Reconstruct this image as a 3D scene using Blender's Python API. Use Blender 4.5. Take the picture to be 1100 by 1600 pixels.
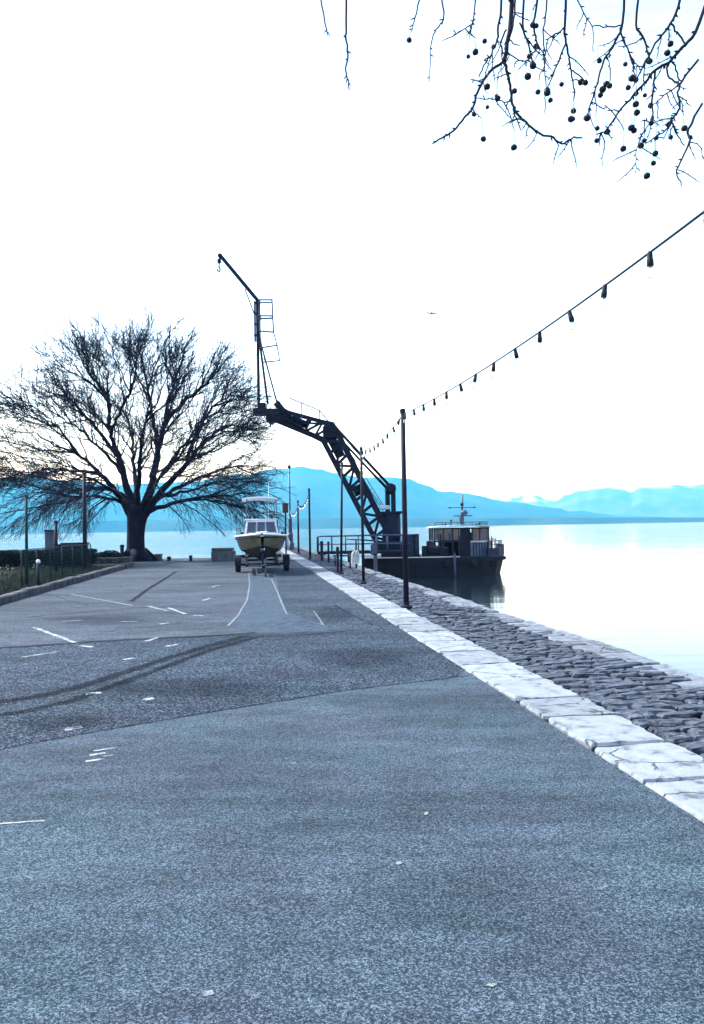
import bpy, math, random
from mathutils import Vector, Matrix, noise as mnoise

# ------------------------------------------------------------------ clear
for o in list(bpy.data.objects): bpy.data.objects.remove(o)
scene = bpy.context.scene
C = scene.collection
R = math.radians

# ------------------------------------------------------------------ camera
EYE = 1.65; FPX = 1150.0
cam_data = bpy.data.cameras.new('camera'); cam = bpy.data.objects.new('camera', cam_data); C.objects.link(cam)
cam_data.sensor_fit = 'HORIZONTAL'; cam_data.sensor_width = 36.0; cam_data.lens = FPX / 1100.0 * 36.0
cam_data.clip_start = 0.05; cam_data.clip_end = 60000
CAM_ROT = Matrix.Rotation(R(91.2), 3, 'X') @ Matrix.Rotation(R(-1.0), 3, 'Z')
cam.matrix_world = Matrix.Translation((0, 0, EYE)) @ CAM_ROT.to_4x4()
scene.camera = cam
scene.render.resolution_x, scene.render.resolution_y = 704, 1024

# ------------------------------------------------------------------ sky, sun, exposure
SUN = Vector((-0.80, 0.36, 0.92)).normalized()
world = bpy.data.worlds.new('World'); scene.world = world; world.use_nodes = True
wn, wl = world.node_tree.nodes, world.node_tree.links
wn.clear()
wout = wn.new('ShaderNodeOutputWorld'); wbg = wn.new('ShaderNodeBackground'); sky = wn.new('ShaderNodeTexSky')
sky.sky_type = 'NISHITA'; sky.sun_disc = False
sky.sun_elevation = math.asin(SUN.z); sky.sun_rotation = math.atan2(SUN.x, SUN.y)
sky.altitude = 430; sky.air_density = 1.15; sky.dust_density = 1.4; sky.ozone_density = 1.0
wbg.inputs['Strength'].default_value = 0.15
wtc = wn.new('ShaderNodeTexCoord'); wmp = wn.new('ShaderNodeMapping'); wmp.inputs['Scale'].default_value = (1.6, 1.6, 9.0); wmp.inputs['Rotation'].default_value = (0.12, 0.10, 0.4)
wns = wn.new('ShaderNodeTexNoise'); wns.inputs['Scale'].default_value = 1.7; wns.inputs['Detail'].default_value = 7; wns.inputs['Roughness'].default_value = 0.6; wns.inputs['Distortion'].default_value = 0.6
wmr = wn.new('ShaderNodeMapRange'); wmr.inputs['From Min'].default_value = 0.48; wmr.inputs['From Max'].default_value = 0.72; wmr.inputs['To Max'].default_value = 0.28
wmx = wn.new('ShaderNodeMix'); wmx.data_type = 'RGBA'; wmx.inputs[7].default_value = (3.4, 3.5, 3.7, 1)
wl.new(wtc.outputs['Generated'], wmp.inputs['Vector']); wl.new(wmp.outputs[0], wns.inputs['Vector']); wl.new(wns.outputs['Fac'], wmr.inputs['Value'])
wl.new(wmr.outputs[0], wmx.inputs[0]); wl.new(sky.outputs[0], wmx.inputs[6]); wl.new(wmx.outputs[2], wbg.inputs['Color']); wl.new(wbg.outputs[0], wout.inputs['Surface'])
sun_data = bpy.data.lights.new('sun', 'SUN'); sun = bpy.data.objects.new('sun', sun_data); C.objects.link(sun)
sun_data.energy = 2.8; sun_data.angle = R(0.5); sun_data.color = (1.0, 0.965, 0.91)
sun.rotation_euler = SUN.to_track_quat('Z', 'Y').to_euler(); sun.location = (-40, 20, 60)
vs = scene.view_settings
scene.display_settings.display_device = 'sRGB'
vs.view_transform = 'Standard'; vs.look = 'None'; vs.gamma = 1.0; vs.use_curve_mapping = False
vs.exposure = 2.12

# ------------------------------------------------------------------ helpers
def ray(px, py):
    return CAM_ROT @ Vector(((px - 550) / FPX, -(py - 800) / FPX, -1.0))
def at(px, py, Y):                       # the point that far in front of the camera
    d = ray(px, py); return Vector((0, 0, EYE)) + d * (Y / d.y)
def gnd(px, py, z=0.0):                  # the point of the ground (height z)
    d = ray(px, py); return Vector((0, 0, EYE)) + d * ((z - EYE) / d.z)

class MB:
    def __init__(s): s.v = []; s.f = []
    def add(s, vs_, fs):
        b = len(s.v); s.v += [tuple(p) for p in vs_]; s.f += [tuple(i + b for i in f) for f in fs]; return s
    def box(s, c, d, rot=None):
        c = Vector(c); x, y, z = d[0] / 2, d[1] / 2, d[2] / 2
        P = [Vector(p) for p in ((-x,-y,-z),(x,-y,-z),(x,y,-z),(-x,y,-z),(-x,-y,z),(x,-y,z),(x,y,z),(-x,y,z))]
        if rot is not None: P = [rot @ p for p in P]
        return s.add([c + p for p in P], [(0,3,2,1),(4,5,6,7),(0,1,5,4),(1,2,6,5),(2,3,7,6),(3,0,4,7)])
    def span(s, x0, x1, y0, y1, z0, z1):
        return s.box(((x0+x1)/2, (y0+y1)/2, (z0+z1)/2), (abs(x1-x0), abs(y1-y0), abs(z1-z0)))
    def bbox(s, c, d, bev, rot=None):        # bevelled box
        c = Vector(c); x, y, z = d[0]/2, d[1]/2, d[2]/2; b = bev
        rings = []
        for zz, ins in ((-z, b), (-z + b, 0), (z - b, 0), (z, b)):
            X, Y = x - ins, y - ins
            rings.append([(-X+b,-Y,zz),(X-b,-Y,zz),(X,-Y+b,zz),(X,Y-b,zz),(X-b,Y,zz),(-X+b,Y,zz),(-X,Y-b,zz),(-X,-Y+b,zz)])
        P = [Vector(p) for r in rings for p in r]
        if rot is not None: P = [rot @ p for p in P]
        F = [tuple(range(7, -1, -1)), tuple(range(24, 32))]
        for k in range(3):
            for i in range(8):
                j = (i + 1) % 8; F.append((k*8+i, k*8+j, k*8+8+j, k*8+8+i))
        return s.add([c + p for p in P], F)
    def beam(s, a, b, w, h, up=(0, 1, 0)):     # box from a to b; w along 'up', h across
        a, b = Vector(a), Vector(b); d = (b - a); L = d.length; d.normalize()
        u = Vector(up); u = (u - d * u.dot(d))
        if u.length < 1e-4: u = Vector((1, 0, 0)) - d * d.x
        u.normalize(); n = d.cross(u)
        rot = Matrix((d, u, n)).transposed()
        return s.box((a + b) / 2, (L, w, h), rot)
    def tube(s, pts, rad, n=8, cap=True):
        pts = [Vector(p) for p in pts]; m = len(pts)
        if not hasattr(rad, '__len__'): rad = [rad] * m
        base = len(s.v); ref = None
        for i, p in enumerate(pts):
            d = (pts[min(i+1, m-1)] - pts[max(i-1, 0)])
            if d.length < 1e-9: d = Vector((0, 0, 1))
            d.normalize()
            if ref is None:
                ref = Vector((0, 0, 1)) if abs(d.z) < 0.8 else Vector((1, 0, 0))
            ref = ref - d * ref.dot(d)
            if ref.length < 1e-5: ref = d.orthogonal()
            ref.normalize(); q = d.cross(ref)
            for k in range(n):
                a = 2 * math.pi * k / n
                s.v.append(tuple(p + (ref * math.cos(a) + q * math.sin(a)) * rad[i]))
        for i in range(m - 1):
            for k in range(n):
                k2 = (k + 1) % n
                s.f.append((base+i*n+k, base+i*n+k2, base+(i+1)*n+k2, base+(i+1)*n+k))
        if cap and n > 2:
            s.f.append(tuple(base + k for k in range(n-1, -1, -1))); s.f.append(tuple(base + (m-1)*n + k for k in range(n)))
        return s
    def lathe(s, c, prof, n=16, axis='Z'):       # prof: (r, h)
        c = Vector(c); base = len(s.v)
        for r, h in prof:
            for k in range(n):
                a = 2*math.pi*k/n; x, y = r*math.cos(a), r*math.sin(a)
                p = {'Z': (x, y, h), 'X': (h, x, y), 'Y': (y, h, x)}[axis]
                s.v.append(tuple(c + Vector(p)))
        m = len(prof)
        for i in range(m-1):
            for k in range(n):
                k2 = (k+1) % n; s.f.append((base+i*n+k, base+i*n+k2, base+(i+1)*n+k2, base+(i+1)*n+k))
        s.f.append(tuple(base+k for k in range(n-1,-1,-1))); s.f.append(tuple(base+(m-1)*n+k for k in range(n)))
        return s
    def prism(s, poly, z0, z1, bev=0.0):         # upright prism over an x-y polygon (counter-clockwise), optional bevelled rim
        n = len(poly); base = len(s.v)
        cx = sum(p[0] for p in poly)/n; cy = sum(p[1] for p in poly)/n
        rings = [[(x, y, z0) for x, y in poly]]
        if bev:
            rings.append([(x, y, z1-bev) for x, y in poly])
            ring = []
            for x, y in poly:
                dx, dy = cx-x, cy-y; l = math.hypot(dx, dy) or 1
                ring.append((x+dx/l*bev, y+dy/l*bev, z1))
            rings.append(ring)
        else: rings.append([(x, y, z1) for x, y in poly])
        for r in rings: s.v += r
        for i in range(len(rings)-1):
            for k in range(n):
                k2 = (k+1) % n; s.f.append((base+i*n+k, base+i*n+k2, base+(i+1)*n+k2, base+(i+1)*n+k))
        s.f.append(tuple(base+k for k in range(n-1,-1,-1))); s.f.append(tuple(base+(len(rings)-1)*n+k for k in range(n)))
        return s
    def mesh(s, name, smooth=False):
        me = bpy.data.meshes.new(name); me.from_pydata(s.v, [], s.f); me.update()
        if smooth: me.polygons.foreach_set('use_smooth', [True]*len(me.polygons))
        return me
    def build(s, name, mat, parent=None, smooth=False):
        return link(name, s.mesh(name, smooth), mat, parent)

def link(name, me, mat, parent=None):
    o = bpy.data.objects.new(name, me); C.objects.link(o)
    if mat is not None and len(me.materials) == 0: me.materials.append(mat)
    if parent is not None:
        o.parent = parent; o.matrix_parent_inverse = Matrix.Translation(-Vector(parent.location)) if parent.type == 'EMPTY' else Matrix()
    return o
def tag(o, label, cat, group=None, kind=None):
    if label: o['label'] = label
    if cat: o['category'] = cat
    if group: o['group'] = group
    if kind: o['kind'] = kind
    return o
def thing(name, loc, label, cat, group=None):
    o = bpy.data.objects.new(name, None); C.objects.link(o); o.location = loc; o.empty_display_size = 0.2
    return tag(o, label, cat, group)
def struct(o): o['kind'] = 'structure'; return o

# ------------------------------------------------------------------ materials
def mat(name, col, rough=0.7, metal=0.0, var=None, scale=6.0, bump=0.0, bscale=40.0, spec=0.4, detail=6):
    m = bpy.data.materials.new(name); m.use_nodes = True
    nt = m.node_tree; b = nt.nodes['Principled BSDF']
    b.inputs['Base Color'].default_value = (*col, 1); b.inputs['Roughness'].default_value = rough
    b.inputs['Metallic'].default_value = metal; b.inputs['Specular IOR Level'].default_value = spec
    tc = None
    if var or bump: tc = nt.nodes.new('ShaderNodeTexCoord')
    if var:
        n = nt.nodes.new('ShaderNodeTexNoise'); n.inputs['Scale'].default_value = scale; n.inputs['Detail'].default_value = detail
        r = nt.nodes.new('ShaderNodeValToRGB'); r.color_ramp.elements[0].position = 0.32; r.color_ramp.elements[1].position = 0.68
        r.color_ramp.elements[0].color = (*var, 1); r.color_ramp.elements[1].color = (*col, 1)
        nt.links.new(tc.outputs['Object'], n.inputs['Vector']); nt.links.new(n.outputs['Fac'], r.inputs[0])
        nt.links.new(r.outputs[0], b.inputs['Base Color'])
    if bump:
        n2 = nt.nodes.new('ShaderNodeTexNoise'); n2.inputs['Scale'].default_value = bscale; n2.inputs['Detail'].default_value = 5
        bp = nt.nodes.new('ShaderNodeBump'); bp.inputs['Strength'].default_value = bump; bp.inputs['Distance'].default_value = 0.02
        nt.links.new(tc.outputs['Object'], n2.inputs['Vector']); nt.links.new(n2.outputs['Fac'], bp.inputs['Height'])
        nt.links.new(bp.outputs[0], b.inputs['Normal'])
    return m

def asphalt(name, dark, mid, light, grit, patch_scale=0.5):
    m = bpy.data.materials.new(name); m.use_nodes = True
    nt = m.node_tree; N, L = nt.nodes.new, nt.links.new
    b = nt.nodes['Principled BSDF']; b.inputs['Roughness'].default_value = 0.9; b.inputs['Specular IOR Level'].default_value = 0.06
    tc = N('ShaderNodeTexCoord')
    v = N('ShaderNodeTexVoronoi'); v.inputs['Scale'].default_value = grit; L(tc.outputs['Object'], v.inputs['Vector'])
    g = N('ShaderNodeTexNoise'); g.inputs['Scale'].default_value = grit*0.55; g.inputs['Detail'].default_value = 4; g.inputs['Roughness'].default_value = 0.8
    L(tc.outputs['Object'], g.inputs['Vector'])
    sep = N('ShaderNodeSeparateColor'); L(v.outputs['Color'], sep.inputs[0])
    r = N('ShaderNodeValToRGB'); e = r.color_ramp.elements
    e[0].position = 0.16; e[0].color = (*dark, 1); e[1].position = 0.86; e[1].color = (*light, 1)
    k = e.new(0.55); k.color = (*mid, 1)
    mixf = N('ShaderNodeMath'); mixf.operation = 'MULTIPLY_ADD'; mixf.inputs[1].default_value = 0.62
    g.inputs['Scale'].default_value = grit*1.1
    gs = N('ShaderNodeMath'); gs.operation = 'MULTIPLY'; gs.inputs[1].default_value = 0.40
    L(g.outputs['Fac'], gs.inputs[0]); L(sep.outputs[0], mixf.inputs[0]); L(gs.outputs[0], mixf.inputs[2]); L(mixf.outputs[0], r.inputs[0])
    p = N('ShaderNodeTexNoise'); p.inputs['Scale'].default_value = patch_scale; p.inputs['Detail'].default_value = 7; p.inputs['Roughness'].default_value = 0.6
    mp = N('ShaderNodeMapping'); mp.inputs['Scale'].default_value = (0.55, 1.5, 1); mp.inputs['Rotation'].default_value = (0, 0, 0.25)
    L(tc.outputs['Object'], mp.inputs['Vector']); L(mp.outputs[0], p.inputs['Vector'])
    pr = N('ShaderNodeMapRange'); pr.inputs['From Min'].default_value = 0.3; pr.inputs['From Max'].default_value = 0.7
    pr.inputs['To Min'].default_value = 0.62; pr.inputs['To Max'].default_value = 1.30; L(p.outputs['Fac'], pr.inputs['Value'])
    p2 = N('ShaderNodeTexNoise'); p2.inputs['Scale'].default_value = 2.6; p2.inputs['Detail'].default_value = 8; p2.inputs['Roughness'].default_value = 0.7; L(mp.outputs[0], p2.inputs['Vector'])
    pr2 = N('ShaderNodeMapRange'); pr2.inputs['From Min'].default_value = 0.3; pr2.inputs['From Max'].default_value = 0.7; pr2.inputs['To Min'].default_value = 0.70; pr2.inputs['To Max'].default_value = 1.32; L(p2.outputs['Fac'], pr2.inputs['Value'])
    pm = N('ShaderNodeMath'); pm.operation = 'MULTIPLY'; L(pr.outputs[0], pm.inputs[0]); L(pr2.outputs[0], pm.inputs[1])
    p3 = N('ShaderNodeTexNoise'); p3.inputs['Scale'].default_value = 0.9; p3.inputs['Detail'].default_value = 4; L(tc.outputs['Object'], p3.inputs['Vector'])
    tr = N('ShaderNodeValToRGB'); tr.color_ramp.elements[0].position = 0.36; tr.color_ramp.elements[1].position = 0.64
    tr.color_ramp.elements[0].color = (1.05,0.985,1.02,1); tr.color_ramp.elements[1].color = (0.95,1.02,1.0,1); L(p3.outputs['Fac'], tr.inputs[0])
    tm = N('ShaderNodeMix'); tm.data_type = 'RGBA'; tm.blend_type = 'MULTIPLY'; tm.inputs[0].default_value = 1; L(r.outputs[0], tm.inputs[6]); L(tr.outputs[0], tm.inputs[7])
    mul = N('ShaderNodeMix'); mul.data_type = 'RGBA'; mul.blend_type = 'MULTIPLY'; mul.inputs[0].default_value = 1
    L(tm.outputs[2], mul.inputs[6]); L(pm.outputs[0], mul.inputs[7]); L(mul.outputs[2], b.inputs['Base Color'])
    bp = N('ShaderNodeBump'); bp.inputs['Strength'].default_value = 0.6; bp.inputs['Distance'].default_value = 0.006
    L(v.outputs['Distance'], bp.inputs['Height']); L(bp.outputs[0], b.inputs['Normal'])
    return m

M = {}
M['asphalt_old'] = asphalt('coarse_asphalt', (0.002,0.004,0.009), (0.0095,0.0165,0.028), (0.095,0.135,0.175), 80)
M['asphalt_far'] = asphalt('sheen_asphalt', (0.010,0.015,0.022), (0.032,0.044,0.060), (0.105,0.130,0.160), 90, 0.45)  # far ground made lighter: sunlit sheen at a grazing view, put into its colour
M['asphalt_new'] = asphalt('smooth_asphalt', (0.008,0.013,0.020), (0.027,0.0435,0.060), (0.105,0.142,0.175), 165, 0.7)
M['concrete'] = None
def worn(name, col, lo, hi, scale, top=1.0, rough=0.8):     # a coat worn through in patches and thin towards its edges
    m = bpy.data.materials.new(name); m.use_nodes = True
    nt = m.node_tree; N, L = nt.nodes.new, nt.links.new; b = nt.nodes['Principled BSDF']
    b.inputs['Base Color'].default_value = (*col,1); b.inputs['Roughness'].default_value = rough; b.inputs['Specular IOR Level'].default_value = 0.03
    tc = N('ShaderNodeTexCoord'); n = N('ShaderNodeTexNoise'); n.inputs['Scale'].default_value = scale; n.inputs['Detail'].default_value = 9; n.inputs['Roughness'].default_value = 0.7
    L(tc.outputs['Object'], n.inputs['Vector'])
    at_ = N('ShaderNodeAttribute'); at_.attribute_name = 'coat'
    ad = N('ShaderNodeMath'); ad.operation = 'ADD'; L(n.outputs['Fac'], ad.inputs[0]); L(at_.outputs['Fac'], ad.inputs[1])
    mr = N('ShaderNodeMapRange'); mr.inputs['From Min'].default_value = lo; mr.inputs['From Max'].default_value = hi; mr.inputs['To Max'].default_value = top
    L(ad.outputs[0], mr.inputs['Value']); L(mr.outputs[0], b.inputs['Alpha'])
    return m
M['tar'] = worn('tar', (0.003,0.005,0.010), 0.75, 1.8, 5, 0.75, 0.7)
M['paint'] = worn('road_paint', (0.42,0.45,0.48), 1.36, 1.72, 7, 0.9)
M['chalk'] = worn('worn_line', (0.27,0.30,0.33), 1.27, 1.75, 7, 0.7)
M['concrete'] = worn('concrete_strip', (0.060,0.090,0.125), 0.28, 0.66, 5, 0.8)
M['dirt_stain'] = worn('dirt_stain', (0.004,0.007,0.014), 0.8, 2.0, 3, 0.5)
M['pale_stain'] = worn('pale_stain', (0.11,0.135,0.145), 0.8, 2.1, 14, 0.5)
M['limestone'] = mat('limestone', (0.23,0.24,0.26), 0.85, var=(0.095,0.108,0.128), scale=3.6, bump=0.9, bscale=14, detail=9)
M['coping'] = mat('coping_stone', (0.155,0.17,0.19), 0.85, var=(0.05,0.058,0.072), scale=4.5, bump=0.9, bscale=16, detail=9)
def stone_mat(name, light, mid, dark, scale, crack):
    m = bpy.data.materials.new(name); m.use_nodes = True
    nt = m.node_tree; N, L = nt.nodes.new, nt.links.new; b = nt.nodes['Principled BSDF']
    b.inputs['Roughness'].default_value = 0.9; b.inputs['Specular IOR Level'].default_value = 0.2
    tc = N('ShaderNodeTexCoord'); oi = N('ShaderNodeObjectInfo'); sc = N('ShaderNodeVectorMath'); sc.operation = 'SCALE'
    cb = N('ShaderNodeCombineXYZ'); L(oi.outputs['Random'], cb.inputs[0]); L(oi.outputs['Random'], cb.inputs[1]); L(cb.outputs[0], sc.inputs[0]); sc.inputs['Scale'].default_value = 57.0
    ad = N('ShaderNodeVectorMath'); L(tc.outputs['Object'], ad.inputs[0]); L(sc.outputs[0], ad.inputs[1]); co = ad.outputs[0]
    n1 = N('ShaderNodeTexNoise'); n1.inputs['Scale'].default_value = scale; n1.inputs['Detail'].default_value = 9; n1.inputs['Roughness'].default_value = 0.68; L(co, n1.inputs['Vector'])
    r = N('ShaderNodeValToRGB'); e = r.color_ramp.elements; e[0].position = 0.34; e[0].color = (*dark,1); e[1].position = 0.64; e[1].color = (*light,1); k = e.new(0.45); k.color = (*mid,1)
    L(n1.outputs['Fac'], r.inputs[0])
    n3 = N('ShaderNodeTexNoise'); n3.inputs['Scale'].default_value = 3.0; n3.inputs['Detail'].default_value = 5; L(co, n3.inputs['Vector'])
    mx = N('ShaderNodeMix'); mx.data_type = 'VECTOR'; mx.inputs[0].default_value = 0.22; L(co, mx.inputs[4]); L(n3.outputs['Color'], mx.inputs[5])
    v = N('ShaderNodeTexVoronoi'); v.feature = 'DISTANCE_TO_EDGE'; v.inputs['Scale'].default_value = crack; L(mx.outputs[1], v.inputs['Vector'])
    cr = N('ShaderNodeMapRange'); cr.inputs['From Max'].default_value = 0.016; L(v.outputs['Distance'], cr.inputs['Value'])
    cl = N('ShaderNodeMapRange'); cl.inputs['From Min'].default_value = 0.46; cl.inputs['From Max'].default_value = 0.58; L(n3.outputs['Fac'], cl.inputs['Value'])
    mxm = N('ShaderNodeMath'); mxm.operation = 'MAXIMUM'; L(cr.outputs[0], mxm.inputs[0]); L(cl.outputs[0], mxm.inputs[1])
    tone = N('ShaderNodeMapRange'); tone.inputs['To Min'].default_value = 0.78; tone.inputs['To Max'].default_value = 1.1; L(oi.outputs['Random'], tone.inputs['Value'])
    m1 = N('ShaderNodeMix'); m1.data_type = 'RGBA'; m1.inputs[6].default_value = (*[c*0.35 for c in dark],1); L(mxm.outputs[0], m1.inputs[0]); L(r.outputs[0], m1.inputs[7])
    m2 = N('ShaderNodeMix'); m2.data_type = 'RGBA'; m2.blend_type = 'MULTIPLY'; m2.inputs[0].default_value = 1; L(m1.outputs[2], m2.inputs[6]); L(tone.outputs[0], m2.inputs[7])
    L(m2.outputs[2], b.inputs['Base Color'])
    h = N('ShaderNodeMath'); h.operation = 'MULTIPLY_ADD'; h.inputs[1].default_value = 0.5; L(mxm.outputs[0], h.inputs[0]); L(n1.outputs['Fac'], h.inputs[2])
    bp = N('ShaderNodeBump'); bp.inputs['Strength'].default_value = 0.9; bp.inputs['Distance'].default_value = 0.025; L(h.outputs[0], bp.inputs['Height']); L(bp.outputs[0], b.inputs['Normal'])
    return m
M['limestone'] = stone_mat('limestone', (0.195,0.222,0.250), (0.15,0.175,0.20), (0.060,0.073,0.092), 5.5, 1.3)
M['coping'] = stone_mat('coping_stone', (0.15,0.172,0.20), (0.095,0.112,0.135), (0.03,0.037,0.05), 6.5, 2.0)
M['cobble'] = mat('cobble_stone', (0.115,0.13,0.155), 0.8, var=(0.014,0.017,0.026), scale=4.0, bump=0.8, bscale=25)
M['cobble'] = stone_mat('cobble_stone', (0.085,0.103,0.132), (0.030,0.038,0.054), (0.005,0.007,0.013), 9, 4.0)
M['joint'] = mat('joint_soil', (0.012,0.013,0.016), 0.95, var=(0.022,0.023,0.024), scale=8)
M['quay_wall'] = mat('quay_wall', (0.12,0.13,0.14), 0.9, var=(0.05,0.06,0.065), scale=2, bump=0.8, bscale=6)
M['edging'] = mat('edging_stone', (0.045,0.052,0.066), 0.9, var=(0.010,0.012,0.018), scale=3, bump=0.6, bscale=12)
M['bark'] = mat('bark', (0.012,0.012,0.024), 0.95, var=(0.006,0.006,0.013), scale=2.2, bump=0.9, bscale=9, spec=0.1)
M['twig'] = mat('twig_bark', (0.018,0.019,0.036), 0.9, spec=0.1)
M['branch'] = mat('overhead_bark', (0.034,0.032,0.040), 0.9, var=(0.016,0.016,0.022), scale=40, bump=0.5, bscale=160, spec=0.1)
M['seed'] = mat('seed_ball', (0.030,0.026,0.032), 0.95, var=(0.014,0.013,0.018), scale=220, spec=0.1)
M['stem'] = mat('seed_stem', (0.16,0.17,0.20), 0.9)
M['pole'] = mat('pole_steel', (0.010,0.012,0.026), 0.6, 0.0, var=(0.007,0.008,0.018), scale=3, spec=0.1)
M['galv'] = mat('blue_grey_steel', (0.036,0.055,0.095), 0.5, 0.2, var=(0.020,0.030,0.055), scale=4)
M['crane'] = mat('crane_steel', (0.010,0.012,0.027), 0.6, 0.0, var=(0.007,0.008,0.018), scale=1.6, bump=0.15, spec=0.1)
M['rope'] = mat('pale_rope', (0.55,0.56,0.54), 0.9, var=(0.3,0.31,0.32), scale=20)
M['cable'] = mat('rubber_cable', (0.018,0.018,0.024), 0.7, spec=0.1)
M['black_hull'] = mat('black_hull', (0.006,0.007,0.014), 0.6, var=(0.010,0.011,0.019), scale=1.2, spec=0.1)
M['white_paint'] = mat('white_paint', (0.50,0.53,0.56), 0.4, var=(0.34,0.37,0.41), scale=2)
M['grey_paint'] = mat('grey_paint', (0.085,0.12,0.175), 0.5, var=(0.045,0.068,0.11), scale=2)
M['rubber'] = mat('rubber', (0.014,0.014,0.018), 0.85, spec=0.1)
M['yellow_hull'] = mat('olive_yellow_gelcoat', (0.088,0.080,0.042), 0.4, var=(0.035,0.032,0.022), scale=3.5)
M['antifoul'] = mat('antifouling', (0.010,0.010,0.016), 0.8, var=(0.02,0.018,0.022), scale=5, spec=0.1)
M['canvas'] = mat('canvas', (0.55,0.60,0.66), 0.85)
M['brown'] = mat('brown_paint', (0.060,0.034,0.030), 0.7)
M['wood'] = mat('dark_wood', (0.06,0.055,0.06), 0.8, var=(0.03,0.03,0.035), scale=7, spec=0.1)
M['green_post'] = mat('green_paint', (0.008,0.022,0.026), 0.6, spec=0.1)
M['hedge'] = mat('hedge_leaf', (0.012,0.020,0.022), 0.85, var=(0.007,0.011,0.014), scale=2, spec=0.1)
M['grass'] = mat('grass_blade', (0.014,0.030,0.016), 0.8, var=(0.008,0.016,0.012), scale=1.5)
M['soil'] = mat('grassy_soil', (0.018,0.028,0.018), 0.95, var=(0.010,0.014,0.012), scale=5)
M['blocky'] = mat('weathered_concrete', (0.07,0.08,0.10), 0.9, var=(0.035,0.04,0.055), scale=3, bump=0.5)
M['leaf'] = mat('fallen_leaf', (0.17,0.21,0.18), 0.9, var=(0.08,0.10,0.09), scale=60)
M['plane'] = mat('aircraft_skin', (0.06,0.09,0.15), 0.6, spec=0.1)

M['panel'] = mat('faded_panel', (0.11,0.15,0.21), 0.5, var=(0.05,0.07,0.11), scale=3, spec=0.15)
M['frame'] = mat('dark_blue_frame', (0.020,0.030,0.058), 0.6, var=(0.010,0.015,0.030), scale=4, spec=0.15)
def glass_mat():
    m = bpy.data.materials.new('window_glass'); m.use_nodes = True
    b = m.node_tree.nodes['Principled BSDF']; b.inputs['Base Color'].default_value = (0.02,0.03,0.05,1)
    b.inputs['Roughness'].default_value = 0.05; b.inputs['IOR'].default_value = 1.5; b.inputs['Alpha'].default_value = 0.93
    return m
M['glass'] = glass_mat()
def bulb_mat():
    m = bpy.data.materials.new('bulb_glass'); m.use_nodes = True
    b = m.node_tree.nodes['Principled BSDF']; b.inputs['Base Color'].default_value = (0.9,0.95,1,1)
    b.inputs['Roughness'].default_value = 0.08; b.inputs['Transmission Weight'].default_value = 0.9; b.inputs['IOR'].default_value = 1.15
    return m
M['bulb'] = bulb_mat()
def water_mat():
    m = bpy.data.materials.new('lake_water'); m.use_nodes = True
    nt = m.node_tree; N, L = nt.nodes.new, nt.links.new
    b = nt.nodes['Principled BSDF']; b.inputs['Base Color'].default_value = (0.004,0.008,0.011,1)
    b.inputs['Roughness'].default_value = 0.10; b.inputs['IOR'].default_value = 1.45; b.inputs['Specular IOR Level'].default_value = 0.5
    tc = N('ShaderNodeTexCoord'); mp = N('ShaderNodeMapping'); mp.inputs['Scale'].default_value = (0.35, 1.0, 1)
    L(tc.outputs['Object'], mp.inputs['Vector'])
    n1 = N('ShaderNodeTexNoise'); n1.inputs['Scale'].default_value = 0.9; n1.inputs['Detail'].default_value = 3
    n2 = N('ShaderNodeTexNoise'); n2.inputs['Scale'].default_value = 0.05; n2.inputs['Detail'].default_value = 3
    L(mp.outputs[0], n1.inputs['Vector']); L(mp.outputs[0], n2.inputs['Vector'])
    ad = N('ShaderNodeMath'); ad.operation = 'MULTIPLY_ADD'; ad.inputs[1].default_value = 6.0
    L(n2.outputs['Fac'], ad.inputs[0]); L(n1.outputs['Fac'], ad.inputs[2])
    bp = N('ShaderNodeBump'); bp.inputs['Strength'].default_value = 0.26; bp.inputs['Distance'].default_value = 0.06
    L(ad.outputs[0], bp.inputs['Height']); L(bp.outputs[0], b.inputs['Normal'])
    return m
M['water'] = water_mat()
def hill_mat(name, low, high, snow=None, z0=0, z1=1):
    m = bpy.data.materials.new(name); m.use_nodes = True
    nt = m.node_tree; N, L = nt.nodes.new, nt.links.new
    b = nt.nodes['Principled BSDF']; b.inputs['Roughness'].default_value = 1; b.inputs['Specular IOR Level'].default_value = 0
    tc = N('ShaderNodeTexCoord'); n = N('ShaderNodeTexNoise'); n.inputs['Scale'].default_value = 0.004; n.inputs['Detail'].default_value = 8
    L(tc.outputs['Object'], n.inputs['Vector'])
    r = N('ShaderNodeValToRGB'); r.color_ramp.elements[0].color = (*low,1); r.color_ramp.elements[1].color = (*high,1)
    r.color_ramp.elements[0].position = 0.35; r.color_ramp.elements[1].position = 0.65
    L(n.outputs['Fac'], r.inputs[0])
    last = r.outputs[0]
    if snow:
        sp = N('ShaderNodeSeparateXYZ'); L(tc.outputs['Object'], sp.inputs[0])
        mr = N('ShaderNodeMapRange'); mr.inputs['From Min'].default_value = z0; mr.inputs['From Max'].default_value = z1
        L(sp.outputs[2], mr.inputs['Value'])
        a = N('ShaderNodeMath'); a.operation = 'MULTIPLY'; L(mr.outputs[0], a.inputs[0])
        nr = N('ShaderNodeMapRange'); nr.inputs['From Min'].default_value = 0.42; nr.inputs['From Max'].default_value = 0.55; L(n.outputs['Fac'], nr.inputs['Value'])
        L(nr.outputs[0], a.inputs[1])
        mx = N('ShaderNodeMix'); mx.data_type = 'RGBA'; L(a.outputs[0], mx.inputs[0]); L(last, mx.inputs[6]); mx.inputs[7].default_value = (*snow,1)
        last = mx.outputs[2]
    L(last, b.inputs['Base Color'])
    return m
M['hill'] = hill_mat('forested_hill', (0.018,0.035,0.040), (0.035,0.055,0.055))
M['alp'] = hill_mat('alpine_rock', (0.04,0.06,0.075), (0.07,0.095,0.11), (0.6,0.64,0.68), 345, 440)
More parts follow.
